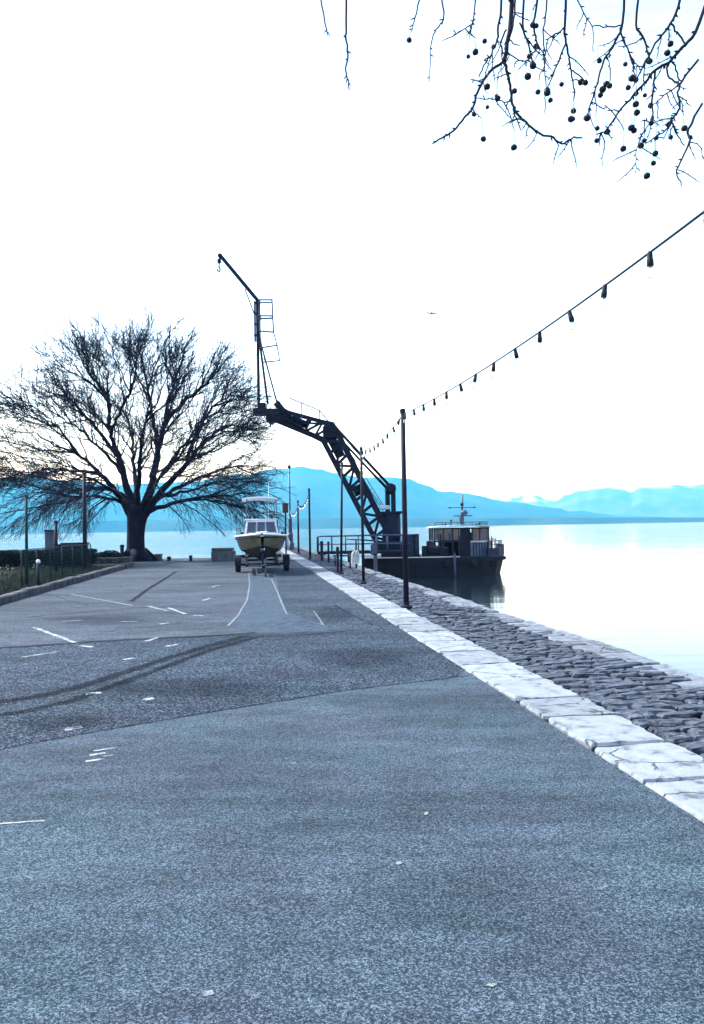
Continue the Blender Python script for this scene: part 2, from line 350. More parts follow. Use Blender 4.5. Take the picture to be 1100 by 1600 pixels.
M['snow'] = hill_mat('snow_peak', (0.05,0.08,0.10), (0.09,0.12,0.14), (0.7,0.73,0.78), 250, 340)
M['shore'] = hill_mat('shore_woodland', (0.018,0.035,0.04), (0.04,0.06,0.05))

# ------------------------------------------------------------------ setting: quay frame
WATER = -1.45
O0 = Vector((2.47, 0.0)); U = Vector((-0.1425, 0.9898)); NRM = Vector((0.9898, 0.1425))
def Q(s, t): p = O0 + U*s + NRM*t; return (p.x, p.y)
def Q3(s, t, z=0.0): p = Q(s, t); return Vector((p[0], p[1], z))
SHORE_Y = 43.5; S_END = 66.0
s_shore = (SHORE_Y - NRM.y*(-2.2)) / U.y

g = MB()
g.prism([Q(-40, 0), Q(S_END, 0), Q(S_END, -2.2), Q(s_shore, -2.2), (-20, SHORE_Y+0.4), (-45, SHORE_Y-1.0), (-90, SHORE_Y+2), (-90, -40)], -3.0, 0.0)
ground = struct(g.build('ground', M['asphalt_far']))
w = MB(); W = 10300
w.add([(-W,-W,WATER),(W,-W,WATER),(W,W,WATER),(-W,W,WATER)], [(0,1,2,3)])
struct(w.build('lake_water', M['water']))
qb = MB(); qb.prism([Q(-40, 0.002), Q(-40, 2.30), Q(S_END, 2.30), Q(S_END, 0.002)][::1], -3.0, -0.055)
quay = struct(qb.build('quay', M['joint']))
qw = MB(); qw.prism([Q(-40, 2.302), Q(-40, 2.40), Q(S_END, 2.40), Q(S_END, 2.302)], -3.0, -0.12)
qw.build('quay_wall_face', M['quay_wall'], quay)

# newer asphalt in the foreground, its edge crossing the road
random.seed(5)
edge_px = [(-1500,1473),(-600,1294),(-120,1200),(-40,1183),(36,1168),(120,1152),(220,1135),(320,1118),(430,1100),(540,1082),(640,1070),(700,1063),(733,1058.5)]
edge = []
for i in range(len(edge_px)-1):
    a = gnd(*edge_px[i]); b = gnd(*edge_px[i+1])
    for k in range(6):
        p = a.lerp(b, k/6); edge.append((p.x + random.uniform(-.012,.012), p.y + random.uniform(-.03,.03)))
s_e = gnd(733,1058.5).y / U.y
poly = [(-60, edge[0][1]-4.0), (-60, -38), Q(-38, -0.012), Q(s_e, -0.012)] + edge[::-1]
apron = MB(); apron.prism(poly, 0.001, 0.014)
struct(apron.build('asphalt_apron', M['asphalt_new']))

def sheet(name, pts, z, m, parent=None, jit=0.0, sub=4):
    out = []
    n = len(pts)
    for i in range(n):
        a, b = Vector(pts[i]), Vector(pts[(i+1) % n])
        for k in range(sub):
            p = a.lerp(b, k/sub); out.append((p.x+random.uniform(-jit,jit), p.y+random.uniform(-jit,jit), z))
    mb = MB(); mb.add(out, [tuple(range(len(out)))])
    o = mb.build(name, m, parent)
    # make sure it faces up
    if o.data.polygons[0].normal.z < 0: o.data.flip_normals()
    return o
def gp(*pp): return [tuple(gnd(x, y)[:2]) for x, y in pp]

# coarse dark asphalt between the tar seam and the apron
struct(sheet('coarse_asphalt', gp((-1500,1072),(-170,1019),(36,1011),(150,1003),(260,997),(350,993),(430,989),(449,958),(437,928),(431,897),(478,893)) + [Q(27.5,-.02), Q(s_e+.4,-.02)] + gp((700,1066),(540,1086),(320,1122),(36,1172),(-170,1212),(-600,1298),(-1500,1478)), 0.004, M['asphalt_old'], None, 0.025))
# concrete strip in front of the boat
struct(sheet('concrete_strip', gp((388,893),(428,893),(436,925),(449,958),(505,975),(520,985),(440,990),(400,988),(356,979),(372,960),(386,938),(389,915)), 0.0062, M['concrete'], None, 0.03))
# seams and tar joints (parts of the ground)
def ribbon(name, pp, width, z, m, parent, soft=0.6, edge_coat=0.35):
    pts = [gnd(x, y) for x, y in pp]; P = []
    fine = []
    for i in range(len(pts)-1):
        for k in range(7): fine.append(pts[i].lerp(pts[i+1], k/7))
    fine.append(pts[-1]); n = len(fine); rows = [[], [], [], []]
    for i, p in enumerate(fine):
        d = fine[min(i+1,n-1)] - fine[max(i-1,0)]; d.normalize(); q = Vector((-d.y, d.x, 0))
        w1, w2 = width/2*random.uniform(0.75, 1.25), width/2*random.uniform(0.75, 1.25)
        for k, w_ in enumerate((w1, w1*soft, -w2*soft, -w2)): rows[k].append((p.x+q.x*w_, p.y+q.y*w_, z))
    mb = MB(); mb.add(sum(rows, []), [(k*n+i, (k+1)*n+i, (k+1)*n+i+1, k*n+i+1) for k in range(3) for i in range(n-1)])
    o = mb.build(name, m, parent)
    at_ = o.data.attributes.new('coat', 'FLOAT', 'POINT')
    at_.data.foreach_set('value', [edge_coat]*n + [1.0]*(2*n) + [edge_coat]*n)
    if o.data.polygons[0].normal.z < 0: o.data.flip_normals()
    return o
ribbon('tar_seam', [(-1500,1070),(-60,1016),(36,1011),(150,1003),(260,997),(350,993),(400,989)], 0.20, 0.0066, M['tar'], ground)
ribbon('tar_seam', [(-900,1232),(-40,1102),(36,1093),(110,1078),(190,1053),(260,1030),(330,1009),(385,994)], 0.30, 0.0068, M['tar'], ground, 0.4, 0.0)
ribbon('tar_seam', [(-900,1262),(-40,1124),(36,1113),(110,1096),(190,1068),(260,1042),(330,1016),(400,996)], 0.22, 0.0070, M['tar'], ground, 0.4, 0.0)
ribbon('apron_joint', [(-1500,1472),(-600,1293),(-120,1199),(-40,1182),(36,1167),(120,1151),(220,1134),(320,1117),(430,1099),(540,1081),(640,1069),(700,1062),(731,1058)], 0.05, 0.0165, M['tar'], ground)
ribbon('tar_seam', [(205,940),(235,918),(262,902),(275,893)], 0.14, 0.0066, M['tar'], ground)
ribbon('tar_seam', [(40,965),(120,958),(210,950),(300,948)], 0.10, 0.0066, M['tar'], ground)
ribbon('tar_seam', [(560,985),(480,992),(400,996)], 0.08, 0.0072, M['tar'], ground)
def crack(a, b, z, wd=0.012):
    pa, pb = Vector(a), Vector(b); n = 9
    pts = [tuple(pa.lerp(pb, k/n) + Vector((random.uniform(-1,1)*(pb-pa).length*.03, random.uniform(-1,1)*(pb-pa).length*.012))) for k in range(n+1)]
    ribbon('crack', pts, wd, z, M['tar'], ground, 0.7, 0.8)
for a, b in (((60,925),(140,948)),((150,990),(330,968)),((40,1060),(150,1032)),((520,945),(600,985))): crack(a, b, 0.0076, 0.03)
for pp in ([(389,896),(390,915),(386,938),(372,962),(356,979)], [(424,905),(432,922),(440,942),(448,960)], [(490,955),(498,966),(505,977)]):
    ribbon('worn_line', pp, 0.055, 0.009, M['chalk'], ground)
# painted dashes
marks = [((52,981),(118,1005)), ((110,929),(208,947)), ((232,948),(262,955)), ((262,950),(290,960)), ((302,962),(318,963)),
         ((36,1028),(90,1019)), ((126,1010),(146,1012)), ((194,1032),(210,1029)), ((228,1003),(246,997)), ((262,1011),(278,1007)), ((134,1086),(158,1083)),
         ((224,1095),(240,1092)), ((100,1142),(128,1137)), ((330,918),(342,915)), ((318,939),(328,935)), ((250,976),(264,974)), ((44,909),(70,906)), ((96,972),(128,970)), ((190,972),(214,972))]
for i, (a, b) in enumerate(marks):
    ribbon('paint_mark', [a, b], 0.13 if i > 4 else 0.12, 0.010, M['paint'] if i not in (1,5,17,18) else M['chalk'], ground)
for a, b, wd in (((146,1177),(180,1172),.035), ((140,1184),(165,1180),.06), ((162,1186),(176,1183),.04), ((134,1194),(163,1189),.06), ((0,1292),(70,1287),.03), ((318,1562),(334,1558),.04), ((454,1197),(462,1196),.02)):
    ribbon('paint_mark', [a, b], wd, 0.0185, M['paint'], ground)
# pale scuffs on the apron
def scuff(x, y, rx, ry, m):
    pts = []
    for k in range(14):
        a = 2*math.pi*k/14; q = gnd(x+math.cos(a)*rx*random.uniform(.6,1.2), y+math.sin(a)*ry*random.uniform(.6,1.2)); pts.append((q.x, q.y))
    return sheet('pale_fleck', pts, 0.0185, m, ground, 0.004, 2)
def stain(x, y, rx, ry, m, z):
    c = gnd(x, y); n = 20; V = [tuple((c.x, c.y, z))]; co = [1.0]
    for f, a_ in ((0.5, 0.85), (1.0, 0.0)):
        for k in range(n):
            a = 2*math.pi*k/n; q = gnd(x+math.cos(a)*rx*f*random.uniform(.75,1.2), y+math.sin(a)*ry*f*random.uniform(.75,1.2)); V.append((q.x, q.y, z)); co.append(a_)
    F = [(0, 1+(k+1)%n, 1+k) for k in range(n)] + [(1+k, 1+(k+1)%n, 1+n+(k+1)%n, 1+n+k) for k in range(n)]
    mb = MB(); mb.add(V, F); o = mb.build('stain', m, ground); at_ = o.data.attributes.new('coat', 'FLOAT', 'POINT'); at_.data.foreach_set('value', co)
    return o
for (x, y, rx, ry) in ((560,1030,120,22),(300,1075,190,22),(520,960,50,18),(160,970,120,10),(100,1130,110,20)): stain(x, y, rx, ry, M['dirt_stain'], 0.0080)
for (x, y, rx, ry) in ((666,1276,4,3),(624,1354,5,3),(768,1547,9,3)):
    scuff(x, y, rx, ry, M['leaf'])

# ------------------------------------------------------------------ kerb, cobbles, coping
random.seed(11)
def stone_poly(L, Wd, jit, nper=4):
    c = [(-L/2,-Wd/2),(L/2,-Wd/2),(L/2,Wd/2),(-L/2,Wd/2)]; out = []
    for i in range(4):
        a, b = Vector(c[i]), Vector(c[(i+1)%4]); m = nper if i % 2 == 0 else max(2, nper//2)
        for k in range(m):
            p = a.lerp(b, k/m)
            if k == 0: p *= 0.975
            out.append((p.x+random.uniform(-jit,jit), p.y+random.uniform(-jit,jit)))
    return out
ang = math.atan2(U.y, U.x)
def place(name, me, m, s, t, z, parent, dr=0.0, sc=(1,1,1), tilt=(0,0)):
    o = link(name, me, m, parent); x, y = Q(s, t)
    o.matrix_local = Matrix.LocRotScale(Vector((x,y,z)), (Matrix.Rotation(ang+dr,3,'Z') @ Matrix.Rotation(tilt[0],3,'X') @ Matrix.Rotation(tilt[1],3,'Y')).to_quaternion(), Vector(sc))
    return o
kerb_meshes = []
for k in range(8):
    mb = MB(); mb.prism(stone_poly(1.0, 0.67, 0.026, 10), -0.30, 0.0, 0.022); kerb_meshes.append(mb.mesh('kerb_stone'))
s = -6.0; i = 0
while s < S_END-1.2:
    L = random.uniform(0.6, 1.15); 
    place('kerb_stone', kerb_meshes[i % 8], M['limestone'], s+L/2, 0.345, 0.020+random.uniform(-.005,.005), quay, random.uniform(-.02,.02), (L-0.012, 1+random.uniform(-.07,.03), 1), (random.uniform(-.012,.012), random.uniform(-.008,.008)))
    s += L; i += 1
cop_meshes = []
for k in range(8):
    mb = MB(); mb.prism(stone_poly(1.0, 0.52, 0.022, 6), -0.25, 0.0, 0.025); cop_meshes.append(mb.mesh('coping_stone'))
s = -6.0; i = 0
while s < S_END-1.2:
    L = random.uniform(0.7, 1.5)
    place('coping_stone', cop_meshes[i % 8], M['coping'], s+L/2, 2.13+random.uniform(-.03,.03), 0.0+random.uniform(-.02,.015), quay, random.uniform(-.02,.02), (L-0.03, 1+random.uniform(-.12,.05), 1), (random.uniform(-.02,.02), random.uniform(-.02,.02)))
    s += L; i += 1
cob_meshes = []
for k in range(12):
    mb = MB(); P = stone_poly(0.15, 0.25, 0.022, 3); mb.prism(P, -0.12, 0.0, 0.022); cob_meshes.append(mb.mesh('cobble'))
cobs = []
s = -5.0
while s < S_END-0.6:
    rowh = random.uniform(0.085, 0.15); t = 0.70 + random.uniform(-0.02, 0.06)
    while t < 1.86:
        wd = random.uniform(0.18, 0.46)
        cobs.append((s+rowh/2+random.uniform(-.02,.02), t+wd/2, rowh*1.02, wd*0.96)); t += wd
    s += rowh
infr = [c for c in cobs if c[0] > 5.6]; infr.sort(key=lambda c: c[0]); rest = []
front = infr[:300]; fs = set(id(c) for c in front)
rest = [c for c in cobs if id(c) not in fs]
for i, (s, t, a, b) in enumerate(front):
    place('cobble', cob_meshes[i % 12], M['cobble'], s, t, random.uniform(-.022,.010), quay, random.uniform(-.16,.16), (a/.15*.95, b/.25*.95, 1), (random.uniform(-.10,.10), random.uniform(-.10,.10)))
mb = MB()
for i, (s, t, a, b) in enumerate(rest):
    me = cob_meshes[i % 12]; x, y = Q(s, t)
    T = Matrix.LocRotScale(Vector((x,y,random.uniform(-.022,.010))), (Matrix.Rotation(ang+random.uniform(-.14,.14),3,'Z') @ Matrix.Rotation(random.uniform(-.1,.1),3,'X') @ Matrix.Rotation(random.uniform(-.1,.1),3,'Y')).to_quaternion(), Vector((a/.15*.95, b/.25*.95, 1)))
    mb.add([T @ v.co for v in me.vertices], [tuple(p.vertices) for p in me.polygons])
o = mb.build('far_cobbles', M['cobble'], quay); o['kind'] = 'stuff'

# ------------------------------------------------------------------ hills and far shore
def ridge(name, prof, D, depth, m, base=WATER-0.5, rough=0.05, seed=0, cols=150, back=0.5):
    xs = [p[0] for p in prof]
    def hy(x):
        for i in range(len(prof)-1):
            if prof[i][0] <= x <= prof[i+1][0]:
                f = (x-prof[i][0])/(prof[i+1][0]-prof[i][0]); f = f*f*(3-2*f)
                return prof[i][1]*(1-f)+prof[i+1][1]*f
        return prof[-1][1]
    rows = 14; V = []; F = []
    for i in range(cols+1):
        x = xs[0] + (xs[-1]-xs[0])*i/cols
        top = at(x, hy(x), D)
        H = top.z + mnoise.noise(Vector((x*0.05, seed, 0)))*rough*60 + mnoise.noise(Vector((x*0.013, seed+4, 0)))*rough*60
        for j in range(rows+1):
            if j <= 10: f = j/10; y = D - depth*(1-f); z = base + (H-base)*(f**1.25)
            else: f = (j-10)/4; y = D + depth*back*f; z = base + (H-base)*(1-f)
            dx = top.x*(y/D)
            if 0 < j < 10: z += (mnoise.noise(Vector((dx*0.004, y*0.004, seed)))+0.5*mnoise.noise(Vector((dx*0.012, y*0.012, seed))))*(H-base)*0.10*math.sin(math.pi*j/10)
            V.append((dx, y, max(z, base)))
    for i in range(cols):
        for j in range(rows):
            a = i*(rows+1)+j; b = a+rows+1; F.append((a, b, b+1, a+1))
    mb = MB(); mb.add(V, F); return struct(mb.build(name, m, None, True))
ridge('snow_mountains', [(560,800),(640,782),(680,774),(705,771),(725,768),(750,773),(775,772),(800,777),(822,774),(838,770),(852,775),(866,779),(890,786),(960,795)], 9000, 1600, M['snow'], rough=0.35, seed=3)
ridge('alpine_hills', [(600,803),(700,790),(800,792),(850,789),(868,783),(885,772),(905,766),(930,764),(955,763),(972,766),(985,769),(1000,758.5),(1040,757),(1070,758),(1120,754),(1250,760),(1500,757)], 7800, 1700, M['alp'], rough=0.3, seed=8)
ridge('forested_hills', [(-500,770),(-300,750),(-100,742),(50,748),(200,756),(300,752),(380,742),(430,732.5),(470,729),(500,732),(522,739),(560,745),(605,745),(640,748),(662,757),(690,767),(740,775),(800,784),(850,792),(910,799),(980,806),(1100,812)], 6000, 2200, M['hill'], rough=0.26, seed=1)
# low wooded shore
V=[];F=[]; ns = 420
for i in range(ns+1):
    x = -500 + 2100*i/ns; top = at(x, 807.5 if x > 450 else 807.5+0.012*(450-x), 3300)
    hgt = top.z*(0.86+0.10*mnoise.noise(Vector((x*0.02,7,0))) + 0.10*max(0,mnoise.noise(Vector((x*0.21,3,0)))) + 0.16*max(0,mnoise.noise(Vector((x*0.07,1,0)))-.15))
    for (y, z) in ((3190,WATER-0.5),(3210,2.0),(3240,hgt*0.45),(3300,hgt),(3500,hgt*0.9),(3900,hgt*0.6)):
        V.append((top.x*y/3300, y, z))
for i in range(ns):
    for j in range(5):
        a=i*6+j; b=a+6; F.append((a,b,b+1,a+1))
mb=MB(); mb.add(V,F); struct(mb.build('far_shore', M['shore'], None, True))

# ------------------------------------------------------------------ bare tree on the shore
def polyline_at(pts, f):
    n = len(pts)-1; x = min(max(f,0),0.9999)*n; i = int(x); return pts[i].lerp(pts[i+1], x-i)
def smooth_path(pts, n=6):
    out = []; m = len(pts)
    for i in range(m-1):
        p0 = pts[max(i-1,0)]; p1 = pts[i]; p2 = pts[i+1]; p3 = pts[min(i+2,m-1)]
        for k in range(n):
            t = k/n
            out.append(0.5*((2*p1)+(p2-p0)*t+(2*p0-5*p1+4*p2-p3)*t*t+(3*p1-p0-3*p2+p3)*t**3))
    out.append(pts[-1]); return out
def build_tree():
    rnd = random.Random(21)
    TY = 40.4
    base = gnd(214, 877)
    t = thing('bare_tree', base, 'large bare spreading tree with a short thick trunk at the lake edge', 'tree')
    tr = MB(); cr = MB(); tw = MB()
    P = lambda x, y, dy=0: at(x, y, TY+dy)
    tr.tube([P(215,884),P(214,877),P(213,868),P(212,855),P(212,838),P(213,820),P(215,803),P(218,790)], [1.15,0.84,0.60,0.49,0.47,0.50,0.58,0.44], 14)
    for k in range(7):                    # root flare
        a = 2*math.pi*k/7+.3; d = Vector((math.cos(a), math.sin(a), 0))
        tr.tube([P(213,862)+d*0.35, P(214,872)+d*0.75, P(214,876)+d*1.15, P(214,880)+d*1.5], [0.28,0.22,0.14,0.05], 8)
    limbs = [  # (pixel path with depth offsets), start radius
        ([(207,812,0),(188,775,-.4),(158,742,-1),(118,708,-1.6),(78,692,-2),(46,668,-2.4)], .30),
        ([(210,805,0),(199,765,.2),(183,712,.4),(173,672,.5),(170,620,.9),(166,575,1.2),(150,530,1.6)], .34),
        ([(219,805,0),(236,760,.1),(246,712,.2),(256,662,.3),(273,600,.6),(291,545,.8),(312,500,1.0)], .38),
        ([(224,808,0),(256,765,-.4),(290,725,-.9),(320,690,-1.2),(348,668,-1.5),(376,665,-1.8),(402,682,-2)], .30),
        ([(224,803,0),(268,787,-.8),(318,778,-1.6),(372,772,-2.2),(420,766,-2.6)], .20),
        ([(208,800,0),(170,778,-.6),(112,776,-1.2),(50,768,-2)], .19),
        ([(209,796,0),(180,768,1),(130,764,1.8),(60,742,2.6)], .18),
        ([(222,795,0),(262,770,1.2),(322,742,2.4),(382,728,3.2),(440,730,3.6)], .22),
        ([(173,672,.5),(190,640,.2),(206,608,-.2),(213,560,-.6),(222,512,-1)], .15),
        ([(248,702,.2),(239,655,.8),(229,598,1.4),(216,548,1.8),(206,505,2.2)], .18),
        ([(256,664,.3),(286,630,-.4),(322,600,-1.0),(352,566,-1.5),(378,540,-1.8)], .20),
        ([(215,795,0),(217,745,-1.5),(222,690,-3),(232,640,-4),(240,590,-4.6)], .22),
        ([(214,795,0),(210,740,1.8),(206,690,3.2),(198,640,4.2),(188,590,5)], .22),
        ([(183,712,.4),(150,668,1),(118,632,1.4),(88,600,1.6),(66,560,1.8)], .17),
        ([(160,742,-1),(122,736,-1.6),(80,732,-2),(36,722,-2.4)], .13),
        ([(118,708,-1.6),(90,668,-1.8),(60,640,-2),(40,632,-2)], .10),
        ([(170,620,.9),(140,585,.6),(122,548,.4),(118,515,.2)], .12),
        ([(273,600,.6),(258,560,.4),(262,525,.2),(290,492,0)], .11),
        ([(291,720,-.9),(312,665,-.5),(340,630,-.3),(372,612,0),(396,604,.2)], .15),
        ([(262,775,1),(300,765,3),(345,752,5),(380,748,6)], .15),
        ([(200,780,-.5),(165,760,-3),(130,745,-5),(100,740,-6)], .15),
        ([(192,742,.3),(158,702,.8),(126,672,1.2),(92,650,1.5),(50,622,1.6)], .15),
        ([(170,630,.8),(150,606,-.4),(115,585,-1.2),(72,572,-1.6)], .11),
        ([(252,742,0),(290,692,.8),(318,655,1.4),(356,640,1.8),(398,642,2)], .14),
        ([(225,790,0),(252,745,-2.5),(280,715,-4.5),(306,700,-5.6)], .17),
    ]
    ctr = P(214, 740); dome = P(216, 765)
    def inside(p, k=1.0):
        dx, dy_, dz_ = (p.x-dome.x)/8.5, (p.y-dome.y)/7.4, (p.z-dome.z)/9.7
        return abs(dx)**2.3 + abs(dy_)**2.3 + abs(dz_)**2.3 < k
    def grow(path, r0, r1, mbx, n):
        m = len(path); mbx.tube(path, [r0+(r1-r0)*(i/(m-1))**0.8 for i in range(m)], n, False)
    def branch(start, d, L, r, level, droop):
        segs = {2: 7, 3: 5, 4: 3}[level]
        p = start.copy(); path = [p.copy()]; dd = d.normalized(); lim = rnd.uniform(.62,1.2)
        for k in range(segs):
            wob = Vector((rnd.uniform(-1,1), rnd.uniform(-1,1), rnd.uniform(-1,1)))*{2: .17, 3: .22, 4: .22}[level]
            out = (p-ctr); out.normalize()
            dd = (dd + wob + out*0.10 + Vector((0,0,droop))).normalized()
            p = p + dd*(L/segs)
            if not inside(p, lim): break
            path.append(p.copy())
        if p.z < 1.15 or len(path) < 3: return
        segs = len(path)-1
        mbx = cr if level == 2 else tw
        grow(path, r, {2: 0.010, 3: 0.008, 4: 0.0065}[level], mbx, 5 if level == 2 else 3)
        if level >= 4: return
        cnt = max(4, int(L/(0.22 if level == 2 else 0.19)))
        for c in range(cnt):
            f = 0.15 + 0.85*(c + rnd.random())/cnt
            q = polyline_at(path, f); i = min(int(f*segs), segs-1); loc = (path[i+1]-path[i]).normalized()
            side = loc.cross(Vector((rnd.uniform(-1,1), rnd.uniform(-1,1), rnd.uniform(-1,1)))).normalized()
            a = rnd.uniform(0.45, 1.0)
            nd = loc*math.cos(a)+side*math.sin(a)
            low = max(0, min(1, (4.4-q.z)/2.6))
            nl = (rnd.uniform(.6, 1.35) if level == 2 else rnd.uniform(.28, .62))*(1.15-0.45*f)
            branch(q, nd, nl, {2: 0.0125, 3: 0.008}[level], level+1, -0.16*low+0.04*(1-low))
    paths = [(smooth_path([P(*q) for q in pts], 5), r) for pts, r in limbs]
    for base_path, r in list(paths):                 # secondary limbs that fan out to the edge of the crown
        m = len(base_path)
        for k in range(3):
            i = int(m*rnd.uniform(.3,.72)); q = base_path[i]; loc = (base_path[i+1]-base_path[i]).normalized()
            side = loc.cross(Vector((rnd.uniform(-1,1), rnd.uniform(-1,1), rnd.uniform(-1,1)))).normalized()
            a = rnd.uniform(.4,.8); d = (loc*math.cos(a)+side*math.sin(a)); p = q.copy(); pp = [p.copy()]
            for z in range(14):
                out = (p-ctr).normalized(); d = (d + out*.16 + Vector((rnd.uniform(-1,1), rnd.uniform(-1,1), rnd.uniform(-1,1)))*.20).normalized()
                p = p + d*.42
                if not inside(p, .95) or p.z < 1.6: break
                pp.append(p.copy())
            if len(pp) > 5: paths.append((pp, min(.075, r*.42)))
    for path, r in paths:
        cut = [p for p in path if inside(p, 1.05)]; path = cut if len(cut) > 5 else path
        for i in range(2, len(path)):
            path[i] = path[i] + Vector((rnd.uniform(-1,1), rnd.uniform(-1,1), rnd.uniform(-1,1)))*0.07
        m = len(path); rr = [0.016+(r*0.76-0.016)*(1-i/(m-1))**1.35 for i in range(m)]
        tr.tube(path, rr, 8, False)
        L = sum((path[i+1]-path[i]).length for i in range(m-1))
        cnt = int(L/0.40)
        for c in range(cnt):
            f = 0.22 + 0.78*(c+rnd.random())/cnt
            q = polyline_at(path, f); i = min(int(f*(m-1)), m-2); loc = (path[i+1]-path[i]).normalized()
            side = loc.cross(Vector((rnd.uniform(-1,1), rnd.uniform(-1,1), rnd.uniform(-1,1)))).normalized()
            a = rnd.uniform(0.55, 1.15); nd = loc*math.cos(a)+side*math.sin(a)
            out = (q-ctr).normalized(); nd = nd + out*0.25
            low = max(0, min(1, (4.6-q.z)/2.5))
            branch(q, nd, rnd.uniform(1.5, 3.3)*(1.1-0.45*f), max(0.02, min(rr[i]*.5, .05)), 2, -0.15*low+0.03*(1-low))
    trunk = tr.build('trunk', M['bark'], t, True)
    crown = cr.build('crown', M['twig'], t, True)
    tw.build('twigs', M['twig'], crown)
build_tree()

# ------------------------------------------------------------------ light poles and festoons
def pole(px, py, h, r, label, lean=0.0, name='light_pole'):
    b = gnd(px, py); 
    t = thing(name, b, label, 'pole', 'slim dark poles along the quay')
    top = b + Vector((lean*h, 0, h))
    m = MB(); m.tube([b+Vector((0,0,-.05)), b.lerp(top,.5), top], [r*1.08, r, r*0.92], 14); m.build('shaft', M['pole'], t, True)
    m = MB(); m.lathe(top-Vector((0,0,.02)), [(r*1.12,-.05),(r*1.15,.0),(r*1.15,.03),(r*.7,.05)], 14); m.build('cap', M['pole'], t)
    m = MB(); m.lathe(b, [(r*2.4,0.0),(r*2.4,.045),(r*1.3,.06),(r*1.25,.10)], 14); m.build('base_plate', M['pole'], t)
    m = MB(); z = h-.12
    hk = b.lerp(top, z/h); m.tube([hk+Vector((0,-r*.9,0)), hk+Vector((0,-r-.05,0)), hk+Vector((0,-r-.06,.04))], .008, 6); m.build('cable_hook', M['pole'], t)
    return t, top
p0g = Q3(4.3, 0.87)
TOPS = {}
b0 = p0g
def pole_at(b, *a, **k):
    return None
def mkpole(key, px, py, h, r, label, lean=0.0):
    _, top = pole(px, py, h, r, label, lean); TOPS[key] = top
mkpole(1, 635, 950, 4.02, 0.052, 'nearest dark steel light pole standing on the pale kerb stones')
mkpole(2, 568, 912, 3.98, 0.042, 'second nearest light pole, at the far end of the short bulb string')
mkpole(3, 533, 897, 3.95, 0.042, 'slightly leaning pole that rises behind the crane boom', 0.025)
mkpole(4, 484.7, 873.5, 3.75, 0.055, 'dark pole left of the blue gangway railing')
mkpole(5, 466.6, 865, 3.45, 0.060, 'thin pole between the beacon mast and the darker pole')
# the pole the festoon comes from, just outside the frame
t = thing('light_pole', p0g, 'dark steel light pole at the right edge of the quay', 'pole', 'slim dark poles along the quay')
MB().tube([p0g+Vector((0,0,-.05)), p0g+Vector((0,0,4.02))], [.056,.048], 14).build('shaft', M['pole'], t, True)
MB().lathe(p0g, [(.13,0),(.13,.045),(.07,.06),(.066,.1)], 14).build('base_plate', M['pole'], t)
TOPS[0] = p0g + Vector((0,0,4.02))
# tall beacon mast at the end
b = gnd(454, 859); hm = 6.4
t = thing('harbour_mast', b, 'tall slender harbour mast with a stepped base behind the boat on the trailer', 'mast')
MB().tube([b, b+Vector((0,0,hm))], [.085,.05], 12).build('shaft', M['galv'], t, True)
MB().lathe(b, [(.30,0),(.30,.5),(.22,.6),(.22,1.2),(.16,1.3),(.15,2.4),(.09,2.5)], 12).build('base', M['galv'], t)
MB().lathe(b+Vector((0,0,hm)), [(.05,-.1),(.13,-.02),(.13,.12),(.05,.2)], 12).build('lamp_head', M['pole'], t)
TOPS[6] = b + Vector((0,0,3.4))

sock = MB().lathe((0,0,0), [(.012,0.01),(.021,-.004),(.022,-.05),(.026,-.06),(.026,-.105),(.022,-.108)], 12).mesh('socket', True)
bulbm = MB().lathe((0,0,0), [(.018,-.106),(.021,-.12),(.030,-.145),(.031,-.165),(.024,-.186),(.010,-.197)], 12).mesh('bulb', True)
def festoon(a, b, sag, label, spacing=0.74, off=0.3, scale=1.0, seed=0):
    rnd = random.Random(seed)
    t = thing('string_light', a, label, 'string lights', 'bulb strings between the poles')
    L = (b-a).length
    def pt(f): p = a.lerp(b, f); return p + Vector((0,0,-4*sag*f*(1-f)))
    MB().tube([pt(i/40) for i in range(41)], 0.0105*scale, 6).build('cable', M['cable'], t, True)
    n = int((L-off)/spacing)+1
    for k in range(n):
        f = (off + k*spacing)/L
        if f > 0.985: break
        p = pt(f); rx, ry = rnd.uniform(-.16,.16), rnd.uniform(-.22,.22)
        q = Matrix.LocRotScale(p, (Matrix.Rotation(rx,3,'X')@Matrix.Rotation(ry,3,'Y')).to_quaternion(), Vector((scale,)*3))
        s_ = link('lamp_holder', sock, M['cable'], t); s_.matrix_parent_inverse = Matrix(); s_.matrix_local = Matrix.Translation(-a) @ q
        g_ = link('bulb', bulbm, M['bulb'], s_)
dz = Vector((0,0,-.09))
festoon(TOPS[0]+dz, TOPS[1]+dz, 0.15, 'long near string of bare bulbs rising to the upper right', 0.74, 0.13, 1.05, 1)
festoon(TOPS[1]+dz, TOPS[2]+dz, 0.17, 'short bulb string between the two nearest poles in view', 0.74, 0.4, 1.05, 2)
festoon(TOPS[4]+dz*2, TOPS[5]+dz*2, 0.42, 'sagging bulb string on the dark pole left of the gangway', 0.74, 0.4, 1.05, 3)
festoon(TOPS[5]+dz*3, TOPS[6]+dz*2, 0.5, 'farthest sagging bulb string, tied to the tall harbour mast', 0.74, 0.4, 1.05, 4)

